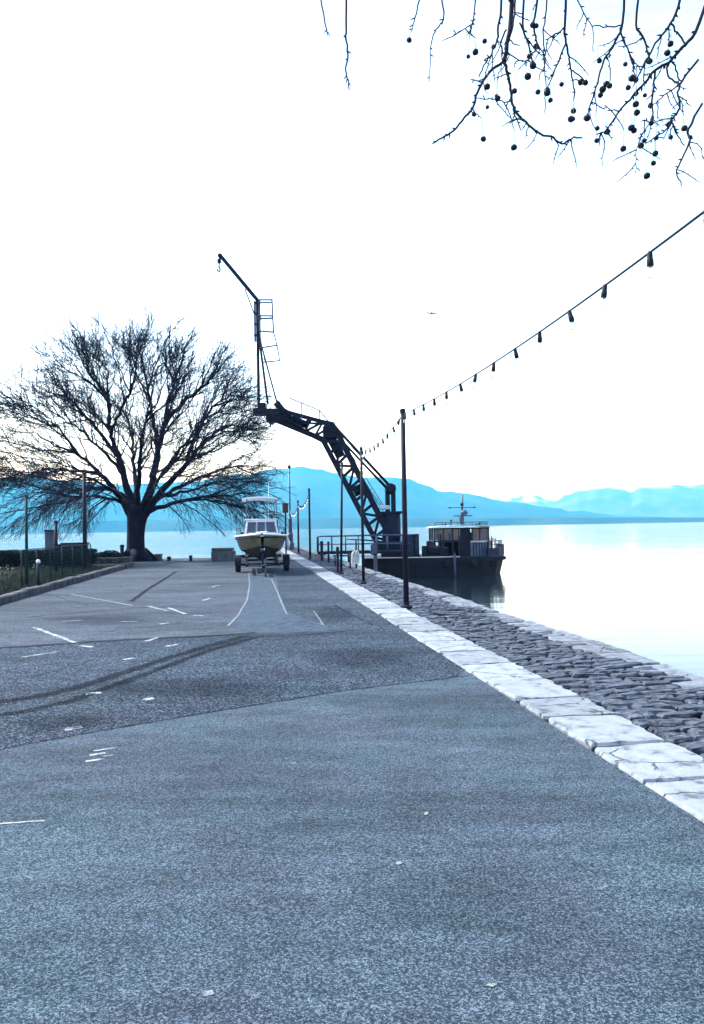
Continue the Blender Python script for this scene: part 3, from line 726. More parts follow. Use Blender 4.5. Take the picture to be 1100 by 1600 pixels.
# ------------------------------------------------------------------ overhanging plane-tree branches
def overhang():
    rnd = random.Random(4)
    K = 0.5273
    base = Vector((-4.2, -6.5, 0))
    t = thing('plane_tree', base, 'bare plane tree branches with hanging seed balls across the upper right sky', 'tree')
    D = 3.75
    def P(u, v, d=0.0): return at(490+u*K, 30+v*K, D+d)
    hub = at(900, -330, D+0.3); hub2 = at(1110, -260, D+0.5); hub3 = at(640, -330, D-0.2)
    tr = MB()
    fork = Vector((-3.0, -4.2, 4.6))
    tr.tube(smooth_path([base, base+Vector((.05,.1,1.5)), base+Vector((.4,.8,3.2)), fork], 5), [0.42-.012*i for i in range(16)], 14)
    tr.tube(smooth_path([fork-Vector((.1,.3,.5)), Vector((-2.0,-1.2,6.2)), Vector((-.6,1.4,6.4)), hub3], 5), [0.16-.008*i for i in range(16)], 10)
    tr.tube(smooth_path([hub3, hub, hub2, hub2+Vector((1.4,.3,.2))], 5), [0.05-.0018*i for i in range(16)], 8)
    tr.tube(smooth_path([fork-Vector((.1,.3,.5)), Vector((-4.2,-2,7)), Vector((-4.6,1.4,9.5))], 5), [0.2-.014*i for i in range(11)], 10)
    tr.build('trunk', M['bark'], t, True)
    paths = [
      # main hanging branch
      ([(600,-640),(602,-400),(592,-150),(582,12),(574,70),(565,125)], .0105, .0075, .05),
      ([(565,125),(530,150),(500,185),(483,225),(470,262),(440,300),(412,335),(380,350),(355,366)], .0062, .003, .05),
      ([(565,125),(574,160),(582,195),(590,250),(603,280),(628,305),(670,338),(712,352),(735,369),(765,353),(792,350)], .0066, .0028, .05),
      ([(590,250),(596,285),(612,322)], .0035, .002, .05), ([(590,238),(570,246),(545,238),(515,236),(485,233)], .003, .0018, .05),
      ([(500,185),(470,178)], .003, .002, .05), ([(470,262),(478,282)], .003,.002,.05),
      ([(560,-300),(556,-60),(548,20),(545,60),(535,85),(525,108),(510,130),(490,168)], .0055, .0022, -.15),
      ([(570,30),(555,75),(570,110)], .004, .003, .0), ([(612,-300),(600,-80),(590,20),(580,60),(605,78)], .005, .002, .1),
      ([(640,-420),(625,-150),(620,12),(632,60),(640,95),(650,130)], .006, .0028, .2), ([(610,10),(640,70),(672,105)], .004,.002,.2),
      ([(690,-350),(668,-90),(652,12),(658,50),(662,85),(640,105)], .0055, .0025, -.1), ([(575,100),(610,120),(640,125),(650,140)], .003,.002,.2),
      ([(700,-200),(690,-30),(680,40),(686,100),(684,150),(690,215)], .004, .0018, .12),
      ([(760,-500),(752,-200),(745,12),(750,80),(758,120),(766,170),(776,222)], .0066, .0022, -.05),
      ([(748,70),(726,125),(710,165),(690,215),(684,270)], .004, .0016, -.05), ([(745,25),(715,45),(690,60)], .0035,.002,-.05),
      ([(766,150),(800,183),(770,180)], .003, .002, -.05),
      ([(935,-520),(925,-200),(915,12),(898,55),(880,92),(862,120),(850,155),(838,200),(826,235),(815,270),(810,290)], .0065, .0022, .1),
      ([(908,25),(920,60),(932,95),(945,122),(948,150),(955,180)], .0042, .002, .1), ([(910,18),(870,22),(830,18)], .0034, .002, .1),
      ([(868,108),(880,150),(877,198)], .0025,.0015,.1),
      ([(1000,-420),(975,-150),(955,12),(975,50),(992,105),(996,125)], .0055, .003, -.12),
      ([(1180,-100),(1130,40),(1090,85),(1052,128),(1012,150),(985,185),(958,212),(930,245),(905,272),(885,305),(862,332),(840,341)], .0075, .0022, .0),
      ([(905,270),(885,270),(865,262)], .0028,.0018,0),
      ([(1110,-200),(1085,-60),(1058,14),(1020,62),(992,110),(965,160),(950,195)], .0062, .002, -.2),
      ([(1012,150),(1008,200),(1003,245),(1006,285),(1000,305),(975,300)], .0045, .002, .0),
      ([(1060,15),(1078,40),(1100,70)], .004, .003, -.2),
      ([(1045,140),(1055,175),(1082,190),(1060,212),(1030,232),(1010,252)], .0042, .0018, .05),
      ([(1140,120),(1092,182),(1080,225),(1085,260),(1060,300),(1045,325),(1020,345),(985,368)], .005, .002, -.1),
      ([(1085,260),(1070,290),(1030,300),(1008,300)], .003, .0018, -.1), ([(1060,300),(1075,335),(1095,372)], .0034,.0018,-.1),
      ([(1120,350),(1092,415),(1074,455),(1090,490)], .0045, .002, .05), ([(1150,250),(1110,330),(1120,350)], .005,.0045,.05),
      ([(1055,110),(1075,150),(1085,185)], .004,.0025,-.0),
      ([(110,-560),(98,-250),(95,12),(97,60),(101,105),(96,150),(102,180),(105,207)], .0055, .0024, .1),
      ([(60,-560),(20,-150),(34,12),(46,42)], .005, .002, .2),
      ([(330,-520),(360,-200),(385,-20),(372,18),(355,48),(347,85),(345,130),(342,180)], .0042, .0013, .0),
      ([(500,-200),(475,-20),(468,14),(440,32),(418,48)], .0036, .0014, .0), ([(360,-200),(310,-40),(296,15),(290,35)], .004,.0014,.0),
      ([(760,-100),(800,-20),(830,40),(826,95)], .0032,.0014,.1),
      ([(985,330),(968,350),(955,400),(955,450)], .0024,.0012,.0),
    ]
    br = MB(); extra = []
    for pts, r0, r1, dep in paths:
        path = smooth_path([P(u, v, dep) for u, v in pts], 4)
        path = [p + Vector((rnd.uniform(-1,1), rnd.uniform(-2,2), rnd.uniform(-1,1)))*0.003 for p in path]
        r0 *= 1.25; r1 *= 1.5
        m = len(path); br.tube(path, [r0+(r1-r0)*i/(m-1) for i in range(m)], 7, True)
        for i in range(2, m-1):                      # buds and knobbly spurs
            if rnd.random() < 0.33:
                d = (path[i+1]-path[i]).normalized(); s_ = d.cross(Vector((0.2*rnd.uniform(-1,1),1,0.2))).normalized()*rnd.choice((-1,1))
                r = r0+(r1-r0)*i/(m-1); L = rnd.uniform(.008,.022)
                br.tube([path[i], path[i]+(s_+d*.7)*L*.6, path[i]+(s_+d*.8)*L], [r*.9, max(.0036,r*.8), .0014], 5)
        if pts[0][0] > 480:
            for i in range(1, m-1):
                q = path[i]
                if rnd.random() < 0.17:
                    d = Vector((rnd.uniform(-.7,.7), rnd.uniform(-.5,.5), rnd.uniform(-1.0,-.1))); tp = [q]; L = rnd.uniform(.05,.17)
                    for k in range(4):
                        d = d + Vector((rnd.uniform(-.5,.5), rnd.uniform(-.3,.3), rnd.uniform(-.4,.2))); tp.append(tp[-1]+d.normalized()*L/4)
                    br.tube(tp, [.0034,.0030,.0028,.0024,.0016], 5)
                    for k in (1,2,3): br.tube([tp[k], tp[k]+Vector((rnd.uniform(-.012,.012),0,rnd.uniform(-.012,.004)))], [.0034,.0018], 5)
                    if rnd.random() < 0.34: extra.append(tp[-1])
        br.tube([path[-1], path[-1]+(path[-1]-path[-2]).normalized()*.014], [max(r1,.0032), .001], 5)
    br.build('branches', M['branch'], t, True)
    me = bpy.data.meshes.new('seed_ball')
    import bmesh
    bm = bmesh.new(); bmesh.ops.create_icosphere(bm, subdivisions=2, radius=0.0165)
    for i, v in enumerate(bm.verts): v.co *= 1 + rnd.uniform(-.10, .14)
    bm.to_mesh(me); bm.free()
    balls = [(283,62,52),(507,65,55),(533,82,40),(650,138,30),(660,20,30),(635,170,35),(595,213,60),(545,235,80),(735,193,65),(692,218,40),(702,240,60),(792,187,20),(805,188,20),(770,272,55),(763,296,60),(810,293,30),
             (850,225,45),(877,198,60),(857,208,30),(932,203,50),(955,180,60),(955,252,55),(958,277,70),(950,330,55),(942,322,40),(918,384,110),(980,360,55),(1015,352,50),(1013,398,45),(1007,427,70),(988,464,90),(1058,350,50),(1058,73,45),(1048,100,60),(995,125,40),(660,80,40),(970,375,20),(868,192,40),(475,282,22),(1052,312,30)]
    jobs = []
    for u, v, st in balls:
        d = rnd.uniform(-.12,.16); jobs.append((P(u, v, d), P(u+rnd.uniform(-4,4), v-st, d), 1.25 if (u,v)==(650,138) else 1))
    lowest = P(600, 300).z
    for e in extra:
        if e.z > lowest: jobs.append((e-Vector((rnd.uniform(-.01,.01),0,rnd.uniform(.05,.12))), e, .9))
    for c, tip, big in jobs:
        o = link('seed_ball', me, M['seed'], t); k = rnd.uniform(.68,1.12)*big
        o.matrix_parent_inverse = Matrix(); o.matrix_local = Matrix.LocRotScale(c-base, Matrix.Rotation(rnd.uniform(0,6),3,'Z').to_quaternion(), Vector((k,k,k)))
        sm = MB(); sm.tube([c, c.lerp(tip,.5)+Vector((rnd.uniform(-.004,.004),0,0)), tip], .0014, 4)
        s_ = link('stem', sm.mesh('stem'), M['stem'], t)
overhang()

# ------------------------------------------------------------------ boat on its trailer
def boat():
    cx = at(405.5, 840, 28).x; yb = 26.1; ys = 31.4
    t = thing('motor_boat', (cx, 28.5, 0), 'small olive yellow cabin motorboat with white canopy standing on a trailer', 'boat')
    n = 15; V = []; F = []; Vb = []
    secs = []
    for i in range(n):
        f = i/(n-1); y = yb + (ys-yb)*f
        full = min(1, (f/0.42))**0.55 if f > 0 else 0
        half = 0.06 + 0.925*full
        half *= 1 - 0.06*max(0, f-0.6)/0.4
        chine = 0.03 + 0.76*min(1, f/0.55)**0.75
        zs = 1.36 + 0.12*(1-f)**2 - 0.03
        zc = 0.78 + 0.28*(1-f)**2.2; zk = 0.44 + 0.62*max(0,(0.25-f)/0.25)**1.6
        secs.append((y, half, chine, zs, zc, zk))
    def strip(rows, name, m, smooth=True):
        mb = MB(); cols = len(rows[0]); 
        for r in rows: mb.v += [tuple(p) for p in r]
        for i in range(len(rows)-1):
            for j in range(cols-1):
                a = i*cols+j; b = a+cols; mb.f.append((a, a+1, b+1, b))
        return mb, mb
    # topsides
    for side in (-1, 1):
        mb = MB(); 
        for (y, h, c, zs, zc, zk) in secs:
            for k in range(5):
                f = k/4; xx = c + (h-c)*(f**0.7); zz = zc + (zs-zc)*f
                mb.v.append((cx+side*xx, y - 0.0*(f), zz))
        for i in range(n-1):
            for k in range(4):
                a = i*5+k; b = a+5; mb.f.append((a,b,b+1,a+1) if side > 0 else (a,a+1,b+1,b))
        mb.build('topside', M['yellow_hull'], t, True)
    mb = MB()                                   # bottom
    for (y, h, c, zs, zc, zk) in secs: mb.v += [(cx-c, y, zc), (cx-c*.5, y, (zc+zk)/2-.03), (cx, y, zk), (cx+c*.5, y, (zc+zk)/2-.03), (cx+c, y, zc)]
    for i in range(n-1):
        for k in range(4): a = i*5+k; b = a+5; mb.f.append((a,a+1,b+1,b))
    mb.build('hull_bottom', M['antifoul'], t, True)
    mb = MB()                                   # transom
    y, h, c, zs, zc, zk = secs[-1]
    mb.add([(cx-h,y,zs),(cx-c,y,zc),(cx,y,zk),(cx+c,y,zc),(cx+h,y,zs)], [(0,1,2,3,4)]); mb.build('transom', M['yellow_hull'], t)
    mb = MB()                                   # gunwale rim and deck
    for side in (-1,1):
        pts = [Vector((cx+side*(h+.01), y-(.02 if i==0 else 0), zs+.01)) for i,(y,h,c,zs,zc,zk) in enumerate(secs)]
        mb.tube(pts, .04, 8)
    mb.build('gunwale', M['white_paint'], t, True)
    mb = MB()
    for (y,h,c,zs,zc,zk) in secs: mb.v += [(cx-h,y,zs),(cx,y,zs+.05),(cx+h,y,zs)]
    for i in range(n-1):
        for k in range(2): a=i*3+k; b=a+3; mb.f.append((a,a+1,b+1,b))
    mb.build('deck', M['white_paint'], t)
    # cabin
    z0 = 1.40; cy0, cy1 = 28.0, 30.0; w0, w1 = .66, .56; zt = 1.98
    mb = MB(); base = [(-w0,cy0-.25),(w0,cy0-.25),(w0,cy1),(-w0,cy1)]; top = [(-w1,cy0+.15),(w1,cy0+.15),(w1,cy1),(-w1,cy1)]
    mb.add([(cx+x,y,z0) for x,y in base]+[(cx+x,y,zt) for x,y in top], [(0,1,5,4),(1,2,6,5),(2,3,7,6),(3,0,4,7),(4,5,6,7)])
    mb.build('cabin', M['white_paint'], t)
    mb = MB(); mb.bbox((cx, (cy0+cy1)/2+.1, zt+.03), (1.24, 1.95, .06), .02); mb.build('cabin_roof', M['white_paint'], t)
    def slope(x, f): # point on the windscreen
        return Vector((cx + x, cy0-.25+.40*f-.006, z0+(zt-z0)*f))
    for (xa, xb) in ((-.54,-.20),(-.15,.15),(.20,.54)):
        fr = MB(); P4 = [slope(xa,.22), slope(xb,.22), slope(xb*.92,.88), slope(xa*.92,.88)]
        for k in range(4): fr.tube([P4[k], P4[(k+1)%4]], .014, 6)
        f_ = fr.build('window', M['grey_paint'], t)
        g_ = MB(); g_.add(P4, [(0,1,2,3)]); g_.build('pane', M['glass'], f_)
    # canopy
    zc_ = 2.84
    mb = MB(); V=[]; 
    for i in range(7):
        x = -.68+1.36*i/6; arch = .07*(1-(x/.68)**2)
        V += [(cx+x-.04, 28.4, zc_+arch), (cx+x-.04, 30.9, zc_+arch), (cx+x-.04, 30.9, zc_+arch-.06), (cx+x-.04, 28.4, zc_+arch-.06)]
    F=[]
    for i in range(6):
        a=i*4; b=a+4
        for k in range(4): F.append((a+k, b+k, b+(k+1)%4, a+(k+1)%4))
    F += [(0,1,2,3),(24,27,26,25)]
    mb.add(V,F); mb.build('canopy', M['canvas'], t)
    for x in (-.52,.58):
        for y in (28.5,30.8):
            MB().tube([(cx+x*1.15,y,1.38),(cx+x,y,zc_+.01)], .02, 8).build('canopy_post', M['galv'], t, True)
    MB().tube([(cx-.5,28.5,2.28),(cx+.57,28.5,2.28)], .014, 6).build('cross_bar', M['galv'], t)
    for side in (-1,1):
        pts = [Vector((cx+side*(h+.012), y-(.02 if i==0 else 0), zs-.09)) for i,(y,h,c,zs,zc,zk) in enumerate(secs)]
        MB().tube(pts, .018, 6).build('rubbing_strake', M['rubber'], t, True)
        sw = MB(); sw.add([(cx+side*.648,28.35,1.55),(cx+side*.648,29.6,1.55),(cx+side*.592,29.6,1.88),(cx+side*.592,28.45,1.88)], [(0,1,2,3)]); sw.build('side_window', M['glass'], t)
        MB().lathe((cx+side*.42,28.25,2.08),[(.03,-.04),(.045,0),(.045,.05),(.02,.08)],10).build('nav_light', M['rubber'], t)
    MB().tube([(cx+.3,29.2,2.05),(cx+.34,29.25,3.5)], .012, 6).build('antenna', M['white_paint'], t)
    MB().tube([(cx-.05,26.6,1.5),(cx-.2,26.9,1.52),(cx+.05,27.2,1.54),(cx+.2,26.9,1.53),(cx-.02,26.62,1.52)], .025, 7).build('deck_rope', M['rope'], t, True)
    st = MB()
    for a_, b_ in (((-.99,1.30),(-.60,.40)),((.99,1.30),(.60,.40))): st.beam((cx+a_[0],29.4,a_[1]),(cx+b_[0],29.4,b_[1]),.05,.008)
    st.build('tie_down_strap', M['rubber'], t)
    # pulpit rails
    for side in (-1,1):
        pts = []
        for i in (2,3,4,5,6,7):
            y,h,c,zs,zc,zk = secs[i]; pts.append(Vector((cx+side*(h-.06), y, zs+.32)))
        mb = MB(); mb.tube([Vector((pts[0].x,pts[0].y,secs[2][3]))]+pts+[Vector((pts[-1].x,pts[-1].y,secs[7][3]))], .016, 7)
        for p in pts[1:-1:2]: mb.tube([p, Vector((p.x,p.y,1.36))], .012, 6)
        mb.build('bow_rail', M['galv'], t, True)
    for x in (-.72,.78): MB().lathe((cx+x,27.7,1.44), [(.05,-.05),(.06,0),(.04,.05),(.07,.07),(.07,.10)], 10).build('cleat', M['rubber'], t)
    MB().tube([(cx+.98,28.2,1.3),(cx+1.02,28.2,1.1),(cx+1.0,28.2,.82)], [.04,.09,.04], 10).build('fender', M['white_paint'], t, True)
    # trailer
    tr = thing('boat_trailer', (cx, 28.5, 0), 'dark two wheeled boat trailer under the olive yellow motorboat', 'trailer')
    for x in (-.93,.93):
        wx = cx+x+.03
        wh = MB(); wh.lathe((wx,28.6,.29), [(.17,-.10),(.26,-.105),(.285,-.07),(.29,0),(.285,.07),(.26,.105),(.17,.10)], 24, 'X'); w_ = wh.build('wheel', M['rubber'], tr, True)
        MB().lathe((wx,28.6,.29), [(.165,-.06),(.15,-.03),(.06,-.05),(.05,.05),(.15,.03),(.165,.06)], 18, 'X').build('rim', M['galv'], w_)
        mg = MB(); pts = [Vector((wx, 28.6+math.cos(a)*.36, .29+math.sin(a)*.36)) for a in [math.pi*k/8 for k in range(9)]]
        for k in range(8): mg.beam(pts[k], pts[k+1], .24, .015, (1,0,0))
        mg.build('mudguard', M['pole'], tr)
        fb = MB(); fb.beam((cx+x*.62,26.2,.36),(cx+x*.62,31.3,.36),.07,.09,(1,0,0)); fb.build('side_beam', M['pole'], tr)
        bk = MB(); bk.beam((cx+x*.62,27.4,.62),(cx+x*.62,31.0,.62),.12,.07,(1,0,0))
        for y in (27.6,29.2,30.8): bk.tube([(cx+x*.62,y,.38),(cx+x*.62,y,.62)], .025, 6)
        bk.build('bunk', M['wood'], tr)
    MB().beam((cx-.86,28.6,.29),(cx+.92,28.6,.29),.08,.08).build('axle', M['pole'], tr)
    for y in (26.6, 30.9): MB().beam((cx-.6,y,.36),(cx+.6,y,.36),.07,.07).build('cross_beam', M['pole'], tr)
    MB().beam((cx,26.6,.36),(cx,25.0,.36),.09,.09).build('drawbar', M['pole'], tr)
    for x in (-.5,.5): MB().beam((cx+x,26.6,.36),(cx,25.6,.36),.06,.07).build('drawbar_arm', M['pole'], tr)
    j = MB(); j.tube([(cx+.08,25.25,.62),(cx+.08,25.25,.16)], .028, 8); j.lathe((cx+.08,25.25,.10),[(.04,-.03),(.10,-.03),(.10,.03),(.04,.03)],14,'X'); j.build('jockey_wheel', M['galv'], tr)
    MB().tube([(cx,26.0,.38),(cx,25.85,.95)], .035, 8).build('winch_post', M['pole'], tr)
    MB().lathe((cx,25.85,.90), [(.05,-.08),(.09,-.08),(.06,-.05),(.06,.05),(.09,.08),(.05,.08)], 12, 'X').build('winch', M['galv'], tr)
    lb = MB(); lb.beam((cx-.9,31.6,.5),(cx+.9,31.6,.5),.05,.12); lb.build('light_board', M['pole'], tr)
    t.rotation_euler = (0, 0, R(8.0)); tr.rotation_euler = (0, 0, R(8.0))
boat()
# brown marker board on a post behind the boat
b = gnd(447, 866); 
t = thing('marker_post', b, 'thin post with a brown marker box above the boat bow', 'post')
MB().tube([b, b+Vector((0,0,2.95))], .05, 8).build('shaft', M['pole'], t)
MB().bbox(b+Vector((0,0,2.95)), (.36,.30,.56), .03).build('marker_box', M['brown'], t)
MB().bbox(b+Vector((0,0,3.26)), (.44,.38,.06), .015).build('box_lid', M['brown'], t)

# ------------------------------------------------------------------ barge, crane, gangway
BD = -0.30; BY = 46.0
def barge():
    P = lambda x, y, Y: at(x, y, Y)
    x0 = at(566, 870, BY).x; x1 = at(795, 880, BY).x; yf, yr = BY, BY+5.2
    t = thing('work_barge', ((x0+x1)/2, BY+2.6, WATER), 'black hulled work barge with a white roofed wheelhouse moored by the quay', 'boat')
    xb = x1-1.6
    hull = MB()
    outline = [(x0,yf),(xb,yf),(x1-.5,yf+.5),(x1,yf+1.4),(x1,yr-1.2),(x1-.6,yr-.4),(xb,yr),(x0,yr)]
    top = outline; bot = [(x0+.5 if x==x0 else (x if x<xb+.01 else x-.45), y) for x,y in outline]
    n = len(outline); V = [(x,y,WATER-.7) for x,y in bot]+[(x,y,BD-.03) for x,y in top]
    hull.add(V, [tuple(range(n-1,-1,-1)), tuple(range(n,2*n))]+[(i,(i+1)%n,n+(i+1)%n,n+i) for i in range(n)])
    hull.build('hull', M['black_hull'], t)
    MB().span(x0+.05, xb, yf+.05, yr-.05, BD-.03, BD+.01).build('deck', M['frame'], t)
    MB().span(x0, x0+6.1, yf-.03, yf+.10, BD-.02, BD+.035).build('deck_edge', M['white_paint'], t)
    rr = MB(); rp = [(xb-3.2,yf-.05),(xb,yf-.05),(x1-.47,yf+.45),(x1+.06,yf+1.38),(x1+.06,yr-1.2)]
    for i in range(4): rr.beam((*rp[i],BD-.18),(*rp[i+1],BD-.18),.12,.20,(0,1,0) if i==0 else (1,-1,0))
    rr.build('rubbing_strake', M['rubber'], t)
    bl = MB(); 
    for i in range(1,4): bl.beam((rp[i][0]-.06,rp[i][1]+.06,BD+.20+.05*i),(rp[i+1][0]-.06,rp[i+1][1]+.06,BD+.20+.05*i),.05,.40+.10*i,(1,-1,0))
    bl.build('bulwark', M['frame'], t)
    for (px, zz) in ((700,-.75),(742,-.72),(772,-.78)):
        xx = at(px,880,BY).x; MB().lathe((xx, yf-.12 if px < 760 else yf+.3, zz), [(.10,-.09),(.24,-.10),(.27,0),(.24,.10),(.10,.09)], 16, 'Y').build('tyre_fender', M['rubber'], t, True)
    # wheelhouse
    wx0 = at(678,850,BY+1).x; wx1 = at(765,850,BY+1).x; wy0, wy1 = BY+1.0, BY+4.2; zr = 1.52; zs = .62
    door0 = at(719,850,BY+1).x; door1 = at(735,850,BY+1).x
    wh = MB(); wh.span(door1, wx1, wy0, wy0+.06, BD, zs-.02); wh.span(wx0, wx0+.06, wy0+.07, wy1-.07, BD, .1); wh.span(wx1-.06, wx1, wy0+.07, wy1, BD, zs); wh.span(wx0, wx1, wy1-.06, wy1, BD, .15)
    wall = wh.build('cabin_wall', M['panel'], t)
    for k in range(6):
        xx = door1+.18+k*(wx1-door1-.3)/5; MB().span(xx-.035, xx+.035, wy0-.02, wy0-.002, BD+.08, zs-.10).build('wall_panel', M['frame'], t)
    MB().span(door0, door1, wy0-.03, wy0+.05, BD, zr-.04).build('door', M['black_hull'], t)
    # posts of the window band
    def wpost(x, y): MB().span(x-.045, x+.045, y-.045, y+.045, BD, zr).build('window_post', M['frame'], t)
    for x in (wx0+.05, wx0+.62, wx0+1.2, door0-.06): wpost(x, wy0+.05)
    for x in (door1+.14, door1+.62, wx1-.06): MB().span(x-.045,x+.045,wy0+.0,wy0+.10,zs,zr).build('window_post', M['frame'], t)
    for x in (wx0+.05, wx0+1.4, wx0+2.6, wx1-.06): wpost(x, wy1-.12)
    for y in (wy0+1.1, wy0+2.1): wpost(wx0+.05, y); wpost(wx1-.06, y)
    sb = MB(); sb.span(wx0-.02, door0, wy0-.01, wy0+.06, .60, .72); sb.span(wx0-.02, wx0+.05, wy0+.1, wy1-.1, .60, .72); sb.build('window_sill', M['frame'], t)
    sb2 = MB(); sb2.span(door1+.001, wx1+.04, wy0-.08, wy0-.001, zs-.05, zs+.04); sb2.build('window_sill', M['white_paint'], t)
    # glazed panes
    def pane(xa, xb_, za, zb, y): 
        MB().span(xa, xb_, y, y+.012, za, zb).build('window_pane', M['glass'], t)
    for xa, xb_ in ((wx0+.10,wx0+.57),(wx0+.67,wx0+1.15),(wx0+1.25,door0-.11)):
        pane(xa, xb_, .74, zr-.06, wy0+.04)
    for xa, xb_ in ((door1+.19,door1+.57),(door1+.67,wx1-.11)): pane(xa, xb_, zs+.05, zr-.06, wy0+.04)
    hb = MB(); hb.span(wx0, wx1, wy0-.01, wy0+.10, zr-.10, zr-.002); hb.build('window_header', M['black_hull'], t)
    cb = MB(); cb.span(wx0+.5, wx1-.4, wy0+1.6, wy0+2.1, BD+.01, .95); cb.build('console', M['black_hull'], t)
    st = MB(); st.bbox((wx0+2.6,wy0+.9,.6),(.5,.5,1.2),.05); st.build('helm_seat', M['rubber'], t)
    rf = MB(); xs = [wx0-.12, wx0+.2, (wx0+wx1)/2, wx1-.2, wx1+.08]; zz = [zr, zr+.06, zr+.13, zr+.06, zr]
    V=[]; 
    for x, z in zip(xs, zz): V += [(x,wy0-.25,z+.05),(x,wy1+.2,z+.05),(x,wy1+.2,z),(x,wy0-.25,z)]
    F=[]
    for i in range(4):
        a=i*4; b=a+4
        for k in range(4): F.append((a+k,b+k,b+(k+1)%4,a+(k+1)%4))
    F += [(0,1,2,3),(16,19,18,17)]
    rf.add(V,F); roof = rf.build('roof', M['white_paint'], t)
    # mast, radar and lights on the roof
    mx = at(722,800,BY+2.5).x; my = BY+2.5; zz0 = zr+.12
    mb = MB(); mb.tube([(mx,my,zz0),(mx+.02,my,zz0+1.2),(mx+.06,my,at(724,773,my).z)], [.11,.07,.04], 8); mast = mb.build('mast', M['galv'], t, True)
    za = at(722,806,my).z; MB().bbox((mx+.02,my,za),(1.25,.18,.07),.02).build('radar_scanner', M['galv'], mast)
    MB().lathe((mx+.12,my-.1,za+.05),[(.10,0),(.24,.05),(.24,.20),(.10,.33)],14).build('radar_dome', M['galv'], mast)
    zb = at(722,793,my).z; MB().tube([(mx-.85,my,zb),(mx+.85,my,zb)], .025, 6).build('crossbar', M['galv'], mast)
    for x in (-.82,.82): MB().bbox((mx+x,my,zb),(.16,.12,.10),.02).build('nav_light', M['galv'], mast)
    MB().bbox((mx,my,zb+.2),(.20,.16,.18),.03).build('lamp', M['rubber'], mast)
    MB().bbox((mx-.05,my-.1,zz0+.35),(.28,.2,.5),.04).build('searchlight', M['galv'], mast)
    for px, h in ((705,.42),(696,.2),(745,.16),(749,.18)):
        xx = at(px,818,BY+1.6).x; a_ = MB(); a_.lathe((xx,BY+1.6,zr+.05),[(.03,0),(.03,h-.06),(.08,h-.05),(.08,h),(.04,h+.04)],8); a_.build('roof_fitting', M['pole'], t)
    # aft rails, bow rails
    def rail(pts, h, posts, rad=.028, name='railing', mids=(0.5,), m=M['frame']):
        mb = MB(); pts = [Vector(p) for p in pts]
        mb.tube([p+Vector((0,0,h)) for p in pts], rad, 6)
        for f in mids: mb.tube([p+Vector((0,0,h*f)) for p in pts], rad*.7, 6)
        for i in range(len(pts)-1):
            L = (pts[i+1]-pts[i]).length; k = max(1, round(L/posts))
            for j in range(k+1): q = pts[i].lerp(pts[i+1], j/k); mb.tube([q, q+Vector((0,0,h))], rad*.9, 6)
        return mb.build(name, m, t)
    rail([(wx1+.06,wy0+.02,BD),(xb+.3,yf+.1,BD),(x1-.5,yf+.62,BD),(x1-.12,yf+1.4,BD)], .95, .3)
    rail([(wx1+.02,wy0+.4,BD+.35),(wx1+.5,wy0+.5,BD+.35)], .7, .2)
    lx = at(669,860,BY+1).x
    rail([(lx,wy0,BD),(wx0+.1,wy0,BD)], .85, .4); 
    rail([(wx0+.1,wy0+.1,zr+.08),(wx1-.1,wy0+.1,zr+.08),(wx1-.1,wy1,zr+.08)], .26, .5, .018, 'roof_rail')
    rail([(wx1+.1,wy0-.2,BD),(x1-.9,wy0-.2,BD)], 1.25, .28, .024, 'side_rail', (.33,.66))
    MB().lathe((wx0-.12,wy0+.2,.35),[(.16,-.05),(.27,-.05),(.30,0),(.27,.05),(.16,.05)],18,'Y').build('lifebuoy', M['panel'], t, True)
    for k, (px, hh) in enumerate(((664,.7),(672,1.0),(690,.6),(700,.55))):
        xx = at(px,862,BY+.7).x; MB().bbox((xx,BY+.9+.3*k,BD+hh/2),(.34,.4,hh),.05).build('deck_crate', M['frame'] if k % 2 else M['crane'], t)
    # small things on the foredeck
    bx = at(681,862,BY+.8).x; MB().bbox((bx,BY+.8,BD+.42),(.95,.6,.55),.12).build('winch_drum', M['rubber'], t)
    MB().span(bx-.7,bx+.9,BY+.5,BY+1.2,BD+.01,BD+.16).build('winch_base', M['black_hull'], t)
    for px in (689,707): 
        xx = at(px,860,BY+.4).x; MB().tube([(xx,BY+.4,BD),(xx,BY+.4,BD+1.45)], .045, 8).build('stanchion', M['pole'], t)
    for i, (pa, pb_) in enumerate(((636,646),(647,654.5))):
        xa, xc = at(pa,850,BY+1.5).x, at(pb_,850,BY+1.5).x
        z1 = at(650,834.5,BY+1.5).z
        lk = MB(); lk.span(xa, xc, BY+1.3, BY+2.2, BD, z1); lk.build('deck_locker', M['frame'] if i == 0 else M['crane'], t)
        MB().span(xa+.06, xc-.06, BY+1.27, BY+1.295, BD+.12, z1-.1).build('locker_door', M['frame'], t)
    for px, h in ((662,.22),(629,.4),(655,.15)):
        xx = at(px,868,BY+.5).x; MB().lathe((xx,BY+.5,BD),[(.10,0),(.08,h*.7),(.13,h*.8),(.13,h)],10).build('mooring_bitt', M['rubber'], t)
    # mooring pile in front of the hull
    p = at(711,900,BY-.5); pl = thing('mooring_pile', (p.x,BY-.5,WATER-.6), 'thin blue grey mooring pile in front of the black hull', 'pile')
    MB().tube([(p.x,BY-.5,WATER-.6),(p.x,BY-.5,BD+.25)], .07, 10).build('pile_shaft', M['galv'], pl, True)
    MB().lathe((p.x,BY-.5,BD+.25),[(.085,-.02),(.085,.05),(.03,.09)],10).build('pile_cap', M['pole'], pl)
    # mooring line from the bow
    return t
barge()

